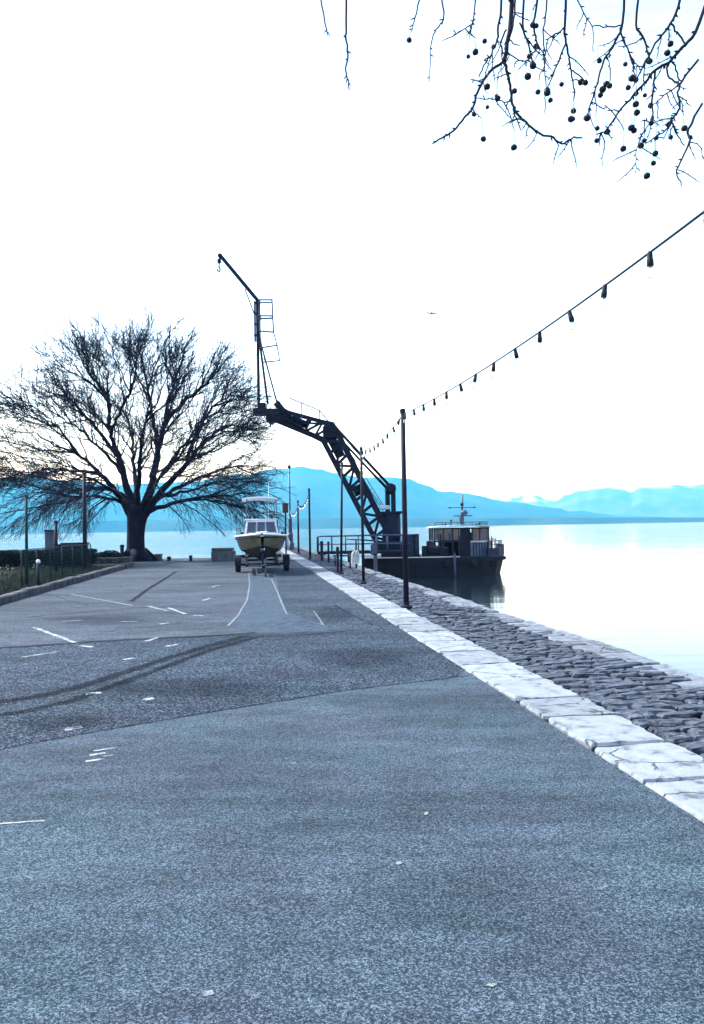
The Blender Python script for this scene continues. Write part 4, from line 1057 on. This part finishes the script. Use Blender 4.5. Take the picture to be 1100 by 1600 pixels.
def crane():
    Y = BY+2.2
    P = lambda x, y, dy=0: at(x, y, Y+dy)
    b = Vector((P(609,868).x, Y, BD+.01))
    t = thing('barge_crane', b, 'tall dark folding lattice crane with raised jib standing on the barge', 'crane')
    cm = M['crane']; W2 = .42
    # column
    MB().bbox((b.x+.1,Y,BD+.25),(1.35,1.5,.5),.06).build('pedestal', cm, t)
    c0, c1 = P(612,850), P(610,800)
    MB().tube([(c0.x,Y,BD+.4),(c1.x+.05,Y,P(610,803).z)], [.62,.60], 18).build('slewing_column', cm, t, True)
    MB().bbox((c1.x+.05,Y,P(610,801).z),(1.45,1.1,.16),.03).build('column_platform', cm, t)
    mbp = MB(); 
    for px in (605.5, 614.5): mbp.bbox((P(px,780).x,Y,(P(px,757).z+P(px,802).z)/2),(.30,.34,P(px,757).z-P(px,802).z),.04)
    mbp.build('upper_column', cm, t)
    MB().lathe((P(610,764).x,Y,P(610,764).z),[(.20,-.62),(.34,-.6),(.36,-.3),(.36,.3),(.34,.6),(.20,.62)],18,'Y').build('column_head', cm, t, True)
    MB().bbox((P(600,797).x,Y-.5,P(600,797).z+.15),(.7,.25,.28),.06).build('white_equipment_box', M['white_paint'], t)
    # lower boom: four chords + lattice
    cl0, cl1 = (594,858), (506,690)      # outer (left) chord
    cr0, cr1 = (613,846), (524,670)      # inner (right) chord
    for s_ in (-1,1):
        MB().beam(P(*cl0,s_*W2),P(*cl1,s_*W2),.22,.34).build('boom_chord', cm, t)
        MB().beam(P(*cr0,s_*W2),P(*cr1,s_*W2),.22,.38).build('boom_chord', cm, t)
    N = 9
    L = lambda a, b, f: (a[0]+(b[0]-a[0])*f, a[1]+(b[1]-a[1])*f)
    for s_ in (-1,1):
        for k in range(N):
            f0, f1 = k/N, (k+1)/N
            MB().beam(P(*L(cl0,cl1,f0),s_*W2),P(*L(cr0,cr1,f0),s_*W2),.10,.20).build('lattice_bar', cm, t)
            a_, b_ = (P(*L(cl0,cl1,f0),s_*W2), P(*L(cr0,cr1,f1),s_*W2)) if k % 2 else (P(*L(cr0,cr1,f0),s_*W2), P(*L(cl0,cl1,f1),s_*W2))
            MB().beam(a_, b_, .09, .17).build('lattice_bar', cm, t)
    for k in range(0, N+1, 2):
        f = k/N
        MB().beam(P(*L(cl0,cl1,f),-W2),P(*L(cl0,cl1,f),W2),.2,.2,(1,0,0)).build('cross_tie', cm, t)
        MB().beam(P(*L(cr0,cr1,f),-W2),P(*L(cr0,cr1,f),W2),.2,.2,(1,0,0)).build('cross_tie', cm, t)
    for f0, f1 in ((.46,.54),(.80,.99)):     # plated bays
        MB().beam(P(*L(L(cl0,cl1,f0),L(cr0,cr1,f0),.5)),P(*L(L(cl0,cl1,f1),L(cr0,cr1,f1),.5)),.06,.62).build('web_plate', cm, t)
    MB().bbox(P(608,854),(1.7,1.5,.75),.12).build('boom_foot', cm, t)
    MB().lathe(P(613,855),[(.3,-.75),(.48,-.7),(.48,.7),(.3,.75)],16,'Y').build('pivot', cm, t)
    # luffing rods to the column head
    for dy in (-.36,.36):
        MB().tube([P(520,663,dy),P(607,757,dy)], .095, 10).build('luffing_rod', cm, t, True)
        MB().tube([P(517,670,dy),P(603,762,dy)], .075, 10).build('luffing_rod', cm, t, True)
    for k in range(1,8):
        f=k/8; MB().tube([P(*L((520,664),(606,759),f),-.36),P(*L((520,664),(606,759),f),.36)], .03, 6).build('rod_spacer', cm, t)
    # ladder along the boom
    lad = MB()
    for dy in (-.28,.28):
        lad.tube([P(529,690,dy),P(598,798,dy)], .025, 6); lad.tube([P(535,688,dy),P(600,791,dy)], .02, 6)
        for k in range(15):
            f=k/14; lad.tube([P(*L((529,690),(598,798),f),dy),P(*L((535,688),(600,791),f),dy)], .014, 5)
    for k in range(34):
        f=k/33; lad.tube([P(*L((529,690),(598,798),f),-.28),P(*L((529,690),(598,798),f),.28)], .014, 5)
    lad.build('boom_ladder', cm, t)
    # knee joint
    MB().bbox(P(516,676),(.95,1.1,1.0),.15).build('knee_joint', cm, t)
    MB().lathe(P(517,669),[(.2,-.66),(.36,-.64),(.36,.64),(.2,.66)],16,'Y').build('knee_pin', cm, t)
    # upper boom (tapered box)
    A, Bq = [(524,661),(504,692)], [(432,640),(424,656)]
    V=[]
    for (q, wd) in ((A[0],.42),(A[1],.42),(Bq[1],.30),(Bq[0],.30)):
        V += [P(*q,-wd), P(*q,wd)]
    tc0, tc1, bc0, bc1 = (522,664), (434,640), (508,688), (428,655)
    for s_ in (-1,1):
        MB().beam(P(*tc0,s_*.38),P(*tc1,s_*.30),.16,.26).build('upper_boom_chord', cm, t)
        MB().beam(P(*bc0,s_*.38),P(*bc1,s_*.30),.16,.34).build('upper_boom_chord', cm, t)
        for k in range(5):
            f0, f1 = k/5, (k+1)/5
            MB().beam(P(*L(tc0,tc1,f0),s_*.36),P(*L(bc0,bc1,f1),s_*.36),.08,.16).build('lattice_bar', cm, t)
            MB().beam(P(*L(bc0,bc1,f1),s_*.36),P(*L(tc0,tc1,f1),s_*.36),.08,.14).build('lattice_bar', cm, t)
    MB().beam(P(*L(L(tc0,tc1,.42),L(bc0,bc1,.42),.5)),P(*L(L(tc0,tc1,1),L(bc0,bc1,1),.5)),.10,.5).build('upper_boom_web', cm, t)
    for k in range(6): MB().beam(P(*L(tc0,tc1,k/5),-.36),P(*L(tc0,tc1,k/5),.36),.1,.1,(1,0,0)).build('cross_tie', cm, t)
    for a_, b_, w_ in (((505,690),(470,672),.22),((470,660),(524,664),.14),((436,634),(470,656),.16)):
        for dy in (-.47,.47): MB().beam(P(*a_,dy),P(*b_,dy),.06,w_).build('boom_stiffener', cm, t)
    MB().tube([P(440,652,-.5),P(500,684,-.5)], .06, 8).build('hydraulic_hose', M['rubber'], t)
    MB().beam(P(397,644),P(436,645),1.3,.34).build('head_platform', cm, t)
    MB().beam(P(408,637),P(416,637),.9,.5).build('winch_box', cm, t)
    MB().beam(P(432,630),P(441,641),.8,.42).build('head_bracket', cm, t)
    MB().lathe(P(423,655),[(.1,-.35),(.30,-.33),(.30,.33),(.1,.35)],14,'Y').build('sheave', cm, t)
    MB().tube([P(423,655),P(422.5,668)], .05, 8).build('hanging_link', cm, t)
    # walkway railing on the upper boom
    rl = MB()
    for dy in (-.4,.4):
        rl.tube([P(452,622,dy),P(470,629,dy),P(499,641,dy),P(515,661,dy)], .04, 6)
        for a_, b_ in (((471,629),(472,660)),((499,641),(500,665))): rl.tube([P(*a_,dy),P(*b_,dy)], .036, 6)
    rl.build('walkway_rail', M['galv'], t)
    # vertical mast
    m0, m1 = P(404.5,641), P(402,468)
    MB().beam(m0, m1, .20, .17).build('mast', cm, t)
    MB().beam(P(398.8,534), P(398,471), .16, .12).build('mast_slide', M['galv'], t)
    MB().beam(P(406.5,530), P(405.5,470), .14, .10).build('mast_slide', M['galv'], t)
    for y in (473,490,507,524): MB().beam(P(397,y),P(407,y),.24,.10).build('slide_clamp', cm, t)
    MB().tube([P(405,528,-.2),P(418.5,632,-.3)], .075, 8).build('mast_strut', cm, t)
    MB().tube([P(406,530,.2),P(433,630,.3)], .055, 8).build('mast_strut', cm, t)
    sl = MB()
    for k in range(11):
        f=.25+.7*k/10; sl.tube([P(*L((405,528),(418.5,632),f)),P(*L((406,530),(433,630),f))], .018, 5)
    sl.build('strut_rungs', M['galv'], t)
    # jib and hook
    MB().beam(P(403,470),P(344,399),.22,.23).build('jib', cm, t)
    MB().tube([P(383,452),P(398,493)], .04, 8).build('jib_brace', cm, t)
    MB().lathe(P(344,400),[(.05,-.14),(.15,-.12),(.15,.12),(.05,.14)],12,'Y').build('jib_sheave', cm, t)
    MB().tube([P(343,402),P(342.5,414)], .04, 6).build('hoist_rope', cm, t)
    MB().bbox(P(342.5,408),(.24,.2,.3),.04).build('hook_block', cm, t)
    hk = P(342,417); MB().tube([hk+Vector((0.04*0,0,.12)), hk+Vector((.02,0,-.05)), hk+Vector((.09,0,-.2)), hk+Vector((.02,0,-.32)), hk+Vector((-.09,0,-.25)), hk+Vector((-.1,0,-.15))], .055, 7).build('hook', cm, t, True)
    for a_, b_, dy in (((521,664),(604,760),-.55),((512,668),(598,792),.5),((404,640),(402.5,470),-.18),((441,641),(402,472),0),((523,660),(441,638),-.45)):
        A_, B_ = P(*a_,dy), P(*b_,dy); MB().tube([A_.lerp(B_,k/8)+Vector((0,0,-.25*k/8*(1-k/8))) for k in range(9)], .018, 5).build('wire_rope', M['cable'], t)
    # cage beside the mast: hoops and uprights
    def quad(pts, r, name):
        mb = MB()
        for dy in (-.42,.42):
            for i in range(len(pts)-1): mb.tube([P(*pts[i],dy),P(*pts[i+1],dy)], r, 6)
        for q in pts: mb.tube([P(*q,-.42),P(*q,.42)], r, 6)
        mb.build(name, M['galv'], t)
    for pts, r in (([(403,468.5),(425,468.5)],.055), ([(403,473),(423,472.5)],.05), ([(403,493.5),(426,493.5)],.055), ([(403,498),(426,497)],.06), ([(404,517),(427.5,519)],.055), ([(407,543.5),(433,539.5)],.05), ([(411,566),(437,563.5)],.045)):
        quad(pts, r, 'cage_hoop')
    quad([(425,468),(426,494),(427.5,519)], .05, 'cage_upright'); quad([(427.5,519),(433,540),(437,564)], .04, 'cage_upright')
    quad([(405,469),(405,498),(406,520)], .03, 'cage_upright'); quad([(406,520),(410,545),(414,566)], .03, 'cage_upright')
crane()

def gangway():
    Y = 44.6
    P = lambda x, y, dy=0: at(x, y, Y+dy)
    zt = P(530,862).z
    x0, x1 = P(496,862).x, P(640,862).x
    t = thing('gangway', (x0, Y, zt), 'long gangway with blue tubular railings between the quay and the barge', 'gangway')
    MB().span(x0, P(578,862).x, Y-.2, Y+1.3, zt-.14, zt+.04).build('walkway_deck', M['pole'], t)
    MB().span(P(578,862).x+.003, x1, Y+.2, Y+1.3, zt-.16, zt-.02).build('walkway_deck', M['pole'], t)
    top = P(550,838).z; mid = P(550,850).z
    bl = M['galv2']
    for yy in (Y-.15, Y+1.25):
        MB().tube([(x0,yy,zt),(x0,yy,top),(x0+.15,yy,top+.03),(x1,yy,top+.03)], .04, 8).build('top_rail', bl, t, True)
        MB().tube([(x0,yy,mid),(x1,yy,mid-.02)], .028, 8).build('mid_rail', bl, t, True)
        for px in (518,540,560,589,606,628):
            xx = P(px,850).x; MB().tube([(xx,yy,zt),(xx,yy,top+.03)], .032, 8).build('rail_post', bl, t, True)
    MB().tube([P(541,842,.4),P(586,845,.4)], .05, 8).build('sloping_rail', bl, t, True)
    for px in (500,545):
        xx = P(px,862).x; MB().span(xx-.08,xx+.08,Y+.3,Y+.5,WATER-.5,zt-.145).build('support_leg', M['pole'], t)
M['galv2'] = mat('blue_railing_paint', (0.016,0.040,0.115), 0.5, 0.0, var=(0.012,0.026,0.07), scale=3)
gangway()

# quayside furniture near the gangway
def small_post(px, py, h, r, label, m='pole', cap=True, group=None, name='bollard'):
    b = gnd(px, py); t = thing(name, b, label, 'bollard' if name == 'bollard' else 'post', group)
    MB().lathe(b, [(r*1.25,-.02),(r*1.25,.05),(r,.08),(r,h-.05),(r*.8,h)], 12).build('shaft', M[m], t)
    if cap: MB().lathe(b+Vector((0,0,h-.06)), [(r*1.2,-.02),(r*1.3,.02),(r*1.2,.07),(r*.5,.1)], 12).build('cap', M[m], t)
small_post(503, 876, .95, .07, 'left of two short mooring posts before the blue railing', group='short posts by the gangway')
small_post(513.5, 878, .95, .05, 'right of two short mooring posts before the blue railing', group='short posts by the gangway')
small_post(528, 895, .92, .05, 'short dark post right beside the foot of the leaning pole', group='short posts by the gangway')
# utility pedestal
b = gnd(587, 893); t = thing('utility_pedestal', b, 'dark utility box on a stout post between the poles', 'pedestal')
MB().bbox(b+Vector((0,0,.35)), (.13,.13,.7), .02).build('post', M['galv'], t)
MB().bbox(b+Vector((-.04,0,.82)), (.26,.22,.40), .03).build('cabinet', M['pole'], t)
MB().bbox(b+Vector((-.04,-.115,.82)), (.20,.02,.32), .006).build('cabinet_door', M['galv'], t)
# bench by the edge
b = gnd(540, 884); t = thing('bench', b, 'small dark bench at the quay edge beside the rope stand', 'bench')
MB().bbox(b+Vector((0,0,.44)), (1.1,.38,.06), .015).build('seat', M['wood'], t)
for x in (-.45,.45):
    MB().span(b.x+x-.03,b.x+x+.03,b.y-.15,b.y+.15,0,.41).build('leg', M['pole'], t)
# rope stand: two posts with pale coiled rope
b = gnd(555, 888); t = thing('rope_stand', b, 'two post stand hung with pale coiled mooring rope', 'rope stand')
for x, h in ((-.20,.62),(.05,1.15)): MB().tube([b+Vector((x,0,-.02)), b+Vector((x,0,h))], .035, 8).build('post', M['pole'], t, True)
MB().tube([b+Vector((-.26,0,.6)), b+Vector((.28,0,.68))], .03, 8).build('crossbar', M['pole'], t)
rnd = random.Random(3)
for k in range(5):
    rc = MB(); cx_ = rnd.uniform(-.05,.12); a0 = rnd.uniform(.05,.09); hh = rnd.uniform(.22,.30)
    rc.tube([b+Vector((cx_+math.cos(a)*a0, -.05-.02*k+math.sin(a)*.02, .44+math.sin(a)*hh)) for a in [2*math.pi*i/18 for i in range(19)]], .022, 6); rc.build('rope_coil', M['rope'], t, True)

# ------------------------------------------------------------------ left side: fence, hedge, grass, blocks
def left_side():
    rnd = random.Random(9)
    a = gnd(30, 937); b_ = gnd(205, 886); d = (b_-a); Ld = d.length; d.normalize(); nrm = Vector((-d.y, d.x, 0))   # nrm points left/away
    if nrm.x > 0: nrm = -nrm
    # edging stones
    wall = thing('stone_edging', a, 'low dark stone edging along the grass on the left', 'edging')
    s_ = -6.0
    while s_ < Ld:
        L = rnd.uniform(.5,.95); c = a + d*(s_+L/2) + nrm*.14
        mb = MB(); mb.bbox(c+Vector((0,0,.08)), (L-.03, .26*rnd.uniform(.85,1.1), .20*rnd.uniform(.85,1.25)), .03, Matrix.Rotation(math.atan2(d.y,d.x)+rnd.uniform(-.05,.05),3,'Z'))
        mb.build('edging_stone', M['edging'], wall); s_ += L
    # grass ground
    gl = a - d*8; 
    poly = [tuple((gl+nrm*.2)[:2]), tuple((b_+nrm*.2)[:2]), (b_.x-1.5, SHORE_Y-3), (-60, SHORE_Y-3), (-60, gl.y)]
    struct(sheet('grass_verge', poly, 0.02, M['soil'], None, 0, 1))
    gr = MB()
    for k in range(26000):
        f = rnd.random()*(Ld+5)-5; q = abs(rnd.gauss(0, 2.4))+.25; p = a + d*f + nrm*q
        h = rnd.uniform(.05,.15); an = rnd.uniform(0,6.28); w_ = .012; lx, ly = rnd.uniform(-.05,.05), rnd.uniform(-.05,.05)
        cx_, sx = math.cos(an)*w_, math.sin(an)*w_
        gr.add([(p.x-cx_,p.y-sx,.02),(p.x+cx_,p.y+sx,.02),(p.x+lx,p.y+ly,.02+h)], [(0,1,2)])
    o = gr.build('grass', M['grass']); tag(o, 'short green grass behind the stone edging on the left', 'grass', kind='stuff')
    # fence
    f0 = gnd(34, 921); f1 = gnd(142, 893)
    fence = thing('wire_fence', f0, 'green wire mesh fence along the grass on the left', 'fence')
    e = f1-f0; n = 6
    hgt = 1.15
    for k in range(n+1):
        p = f0 + e*k/n; MB().tube([p, p+Vector((0,0,hgt))], .022, 8).build('fence_post', M['green_post'], fence, True)
    MB().tube([f0+Vector((0,0,hgt)), f1+Vector((0,0,hgt))], .014, 6).build('top_wire', M['green_post'], fence)
    mesh_ = MB(); el = e.length; steps = int(el/.10)
    for k in range(steps):
        p = f0+e*k/steps
        mesh_.tube([p+Vector((0,0,.03)), p+Vector((0,0,hgt))], .0035, 3, False)
    for k in range(11): mesh_.tube([f0+Vector((0,0,.05+k*.105)), f1+Vector((0,0,.05+k*.105))], .0035, 3, False)
    mesh_.build('wire_mesh', M['green_post'], fence)['kind'] = 'stuff'
    # posts
    def tall(px, py, top_y, r, label, m):
        b = gnd(px, py); Yb = b.y; h = at(px, top_y, Yb).z
        t = thing('post', b, label, 'post', 'posts in the grass on the left')
        MB().tube([b, b+Vector((0,0,h))], [r*1.15, r*.85], 10).build('shaft', M[m], t, True)
        MB().lathe(b, [(r*2,-.01),(r*2,.05),(r*1.2,.08)], 10).build('foot', M[m], t)
        MB().lathe(b+Vector((0,0,h)), [(r*1.0,-.05),(r*1.1,-.02),(r*1.1,.03),(r*.4,.05)], 10).build('cap', M[m], t)
    tall(42, 918, 775, .045, 'tall green grey post at the left edge of the picture', 'green_post')
    tall(133, 892, 740, .085, 'tallest dark post, left of the tree trunk', 'pole')
    tall(88, 897, 815, .07, 'dark post of medium height standing before the hedge', 'pole')
    b = gnd(60, 921); t = thing('post', b, 'short post with a pale rounded top in the grass', 'post', 'posts in the grass on the left')
    MB().tube([b, b+Vector((0,0,.80))], .05, 10).build('shaft', M['green_post'], t, True)
    MB().lathe(b+Vector((0,0,.80)), [(.055,-.03),(.065,0),(.055,.05),(.02,.075)], 10).build('cap', M['white_paint'], t)
    # hedge
    def shrub(x0, x1, y0, y1, h, label, name, nleaf, seed, uneven=.1):
        r2 = random.Random(seed); c = Vector(((x0+x1)/2,(y0+y1)/2,0)); t = thing(name, c, label, 'hedge' if name == 'hedge' else 'bush')
        lf = MB()
        for k in range(nleaf):
            x = r2.uniform(x0,x1); y = r2.uniform(y0,y1); top = h*(1+uneven*mnoise.noise(Vector((x*1.7,y*1.7,seed)))*2)
            if name != 'hedge':
                u = (x-(x0+x1)/2)/((x1-x0)/2); v = (y-(y0+y1)/2)/((y1-y0)/2); rr = u*u+v*v
                if rr > 1: continue
                top *= math.sqrt(1-rr)
            z = top*(r2.random()**.45); s0 = r2.uniform(.03,.065)
            d1 = Vector((r2.uniform(-1,1),r2.uniform(-1,1),r2.uniform(-1,1))).normalized(); d2 = d1.orthogonal().normalized()
            p = Vector((x,y,z)); lf.add([p-d1*s0, p-d2*s0*.5, p+d1*s0, p+d2*s0*.5], [(0,1,2,3)])
        lf.build('foliage', M['hedge'], t)
        st = MB()
        for k in range(max(3,int((x1-x0)*1.5))):
            x = r2.uniform(x0+.1,x1-.1); y = (y0+y1)/2; st.tube([(x,y,-.05),(x+.05,y,h*.4),(x+r2.uniform(-.2,.2),y,h*.8)], [.03,.02,.01], 6)
        st.build('stems', M['wood'], t)
    hx0, hx1 = at(-60,880,33).x, at(143,880,33).x
    shrub(hx0, hx1, 32.6, 33.8, .86, 'clipped dark hedge behind the wire fence', 'hedge', 26000, 1, .03)
    bx0, bx1 = at(146,880,38).x, at(202,880,38).x
    lw = MB(); lw.bbox(((bx0+bx1)/2, 37.6, .17), (bx1-bx0+.4, .5, .36), .03)
    t = thing('low_wall', ((bx0+bx1)/2,37.6,0), 'low dark stone wall between the hedge and the tree trunk', 'wall')
    nst = 5
    for k in range(nst):
        L = (bx1-bx0+.4)/nst; MB().bbox((bx0-.2+L*(k+.5), 37.6, .16), (L-.02,.5*rnd.uniform(.9,1.05),.34*rnd.uniform(.9,1.1)), .03).build('wall_stone', M['edging'], t)
    for k, (px, h, w_) in enumerate(((152,.42,.6),(163,.60,.7),(172,.70,.75),(183,.5,.55))):
        xx = at(px,880,38.6).x; shrub(xx-w_, xx+w_, 38.1, 39.2, h, ['smallest dark shrub at the hedge end, above the low wall','rounded dark shrub second from the hedge above the low wall','tallest dark shrub above the low wall','low dark shrub nearest the tree trunk above the low wall'][k], 'bush', 2600, 20+k)
    # cabinets beyond the hedge
    c = at(117,856,35.5); t = thing('cabinet', (c.x,35.5,0), 'wide flat dark cabinet rising behind the hedge', 'cabinet')
    MB().bbox((c.x,35.5,.55),(1.05,.7,1.1),.03).build('body', M['galv'], t); MB().bbox((c.x,35.5,1.12),(1.15,.8,.06),.02).build('lid', M['pole'], t)
    for x in (-.26,.26): MB().bbox((c.x+x,35.14,.6),(.46,.02,.8),.008).build('door', M['pole'], t)
    c = at(78,850,36); zt = at(78,830,36).z; t = thing('pillar', (c.x,36,0), 'square dark pillar standing behind the hedge', 'pillar')
    MB().bbox((c.x,36,zt/2),(.36,.36,zt),.02).build('shaft', M['galv'], t); MB().bbox((c.x,36,zt+.03),(.42,.42,.07),.02).build('cap', M['pole'], t)
    c = at(94,856,35.6); t = thing('cabinet', (c.x,35.6,0), 'small dark box beside the square pillar behind the hedge', 'cabinet')
    MB().bbox((c.x,35.6,.52),(.42,.5,1.04),.06).build('body', M['pole'], t); MB().bbox((c.x,35.6,1.06),(.48,.56,.05),.015).build('lid', M['pole'], t)
left_side()
small_post(191, 878, .90, .10, 'dark post standing just left of the tree trunk', group='bollards along the lake edge')
small_post(264, 876, .20, .10, 'smallest low bollard right of the tree trunk', group='bollards along the lake edge')
small_post(298, 876, .26, .08, 'low bollard between the tree and the stone box', group='bollards along the lake edge')
b = gnd(248, 876); t = thing('stone_block', b, 'small square stone block right of the tree trunk', 'block')
MB().bbox(b+Vector((0,0,.16)), (.34,.34,.34), .03).build('body', M['blocky'], t); MB().bbox(b+Vector((0,0,.345)), (.38,.38,.06), .015).build('cap', M['blocky'], t)
b = gnd(348, 876); t = thing('storage_box', b, 'grey concrete box with a lid at the lake edge left of the boat', 'box')
MB().bbox(b+Vector((0,.3,.25)), (1.20,.8,.52), .03).build('body', M['blocky'], t)
MB().bbox(b+Vector((-.04,.3,.60)), (1.10,.8,.16), .04).build('lid', M['blocky'], t)
MB().bbox(b+Vector((.1,-.115,.27)), (.35,.03,.30), .01).build('panel', M['galv'], t)

# ------------------------------------------------------------------ small aeroplane
def aeroplane():
    c = at(675, 489.5, 1000); t = thing('aeroplane', c, 'tiny distant aeroplane flying above the lake', 'aeroplane')
    L = 13.5
    MB().tube([c+Vector((x,0,z)) for x,z in ((-L*.5,.35),(-L*.3,.1),(0,0),(L*.36,0),(L*.5,-.2))], [.4,.8,1.05,1.0,.2], 12).build('fuselage', M['plane'], t, True)
    for s_ in (-1,1):
        mb = MB(); mb.add([c+Vector(p)*0.86 for p in ((1.5,s_*.6,-.3),(-1.2,s_*.6,-.3),(-3.4,s_*8,.35),(-2.2,s_*8,.35),(1.5,s_*.6,-.1),(-1.2,s_*.6,-.1),(-3.4,s_*8,.42),(-2.2,s_*8,.42))], [(0,1,2,3),(7,6,5,4),(0,3,7,4),(1,5,6,2),(2,6,7,3),(0,4,5,1)]); mb.build('wing', M['plane'], t)
        mb = MB(); mb.add([c+Vector(p)*0.86 for p in ((-6.2,s_*.2,.4),(-7.4,s_*.2,.4),(-8.2,s_*2.8,.5),(-7.5,s_*2.8,.5),(-6.2,s_*.2,.52),(-7.4,s_*.2,.52),(-8.2,s_*2.8,.6),(-7.5,s_*2.8,.6))], [(0,1,2,3),(7,6,5,4),(0,3,7,4),(1,5,6,2),(2,6,7,3),(0,4,5,1)]); mb.build('tailplane', M['plane'], t)
        MB().tube([c+Vector((1.15,s_*1.7,-.65)), c+Vector((-.7,s_*1.7,-.58))], [.36,.25], 10).build('engine', M['plane'], t)
    mb = MB(); mb.add([c+Vector(p)*0.86 for p in ((-5.6,-.15,.5),(-7.9,-.15,.5),(-9.0,-.12,3.6),(-7.6,-.12,3.6),(-5.6,.15,.5),(-7.9,.15,.5),(-9.0,.12,3.6),(-7.6,.12,3.6))], [(0,1,2,3),(7,6,5,4),(0,3,7,4),(1,5,6,2),(2,6,7,3),(0,4,5,1)]); mb.build('tail_fin', M['plane'], t)
aeroplane()

# ------------------------------------------------------------------ haze
hz = MB(); hz.span(-10400, 10400, -10400, 10200, -4.0, 700)
hm_ = bpy.data.materials.new('lake_haze'); hm_.use_nodes = True; nt = hm_.node_tree; nt.nodes.clear()
ho = nt.nodes.new('ShaderNodeOutputMaterial'); pv = nt.nodes.new('ShaderNodeVolumePrincipled')
pv.inputs['Color'].default_value = (0.06,0.52,1.0,1); pv.inputs['Absorption Color'].default_value = (1,1,1,1); pv.inputs['Density'].default_value = 1.2e-4; pv.inputs['Anisotropy'].default_value = 0.2
nt.links.new(pv.outputs[0], ho.inputs['Volume'])
hzo = hz.build('haze', hm_); hzo['kind'] = 'stuff'; hzo['label'] = 'thin blue haze over the lake and far hills'; hzo['category'] = 'haze'
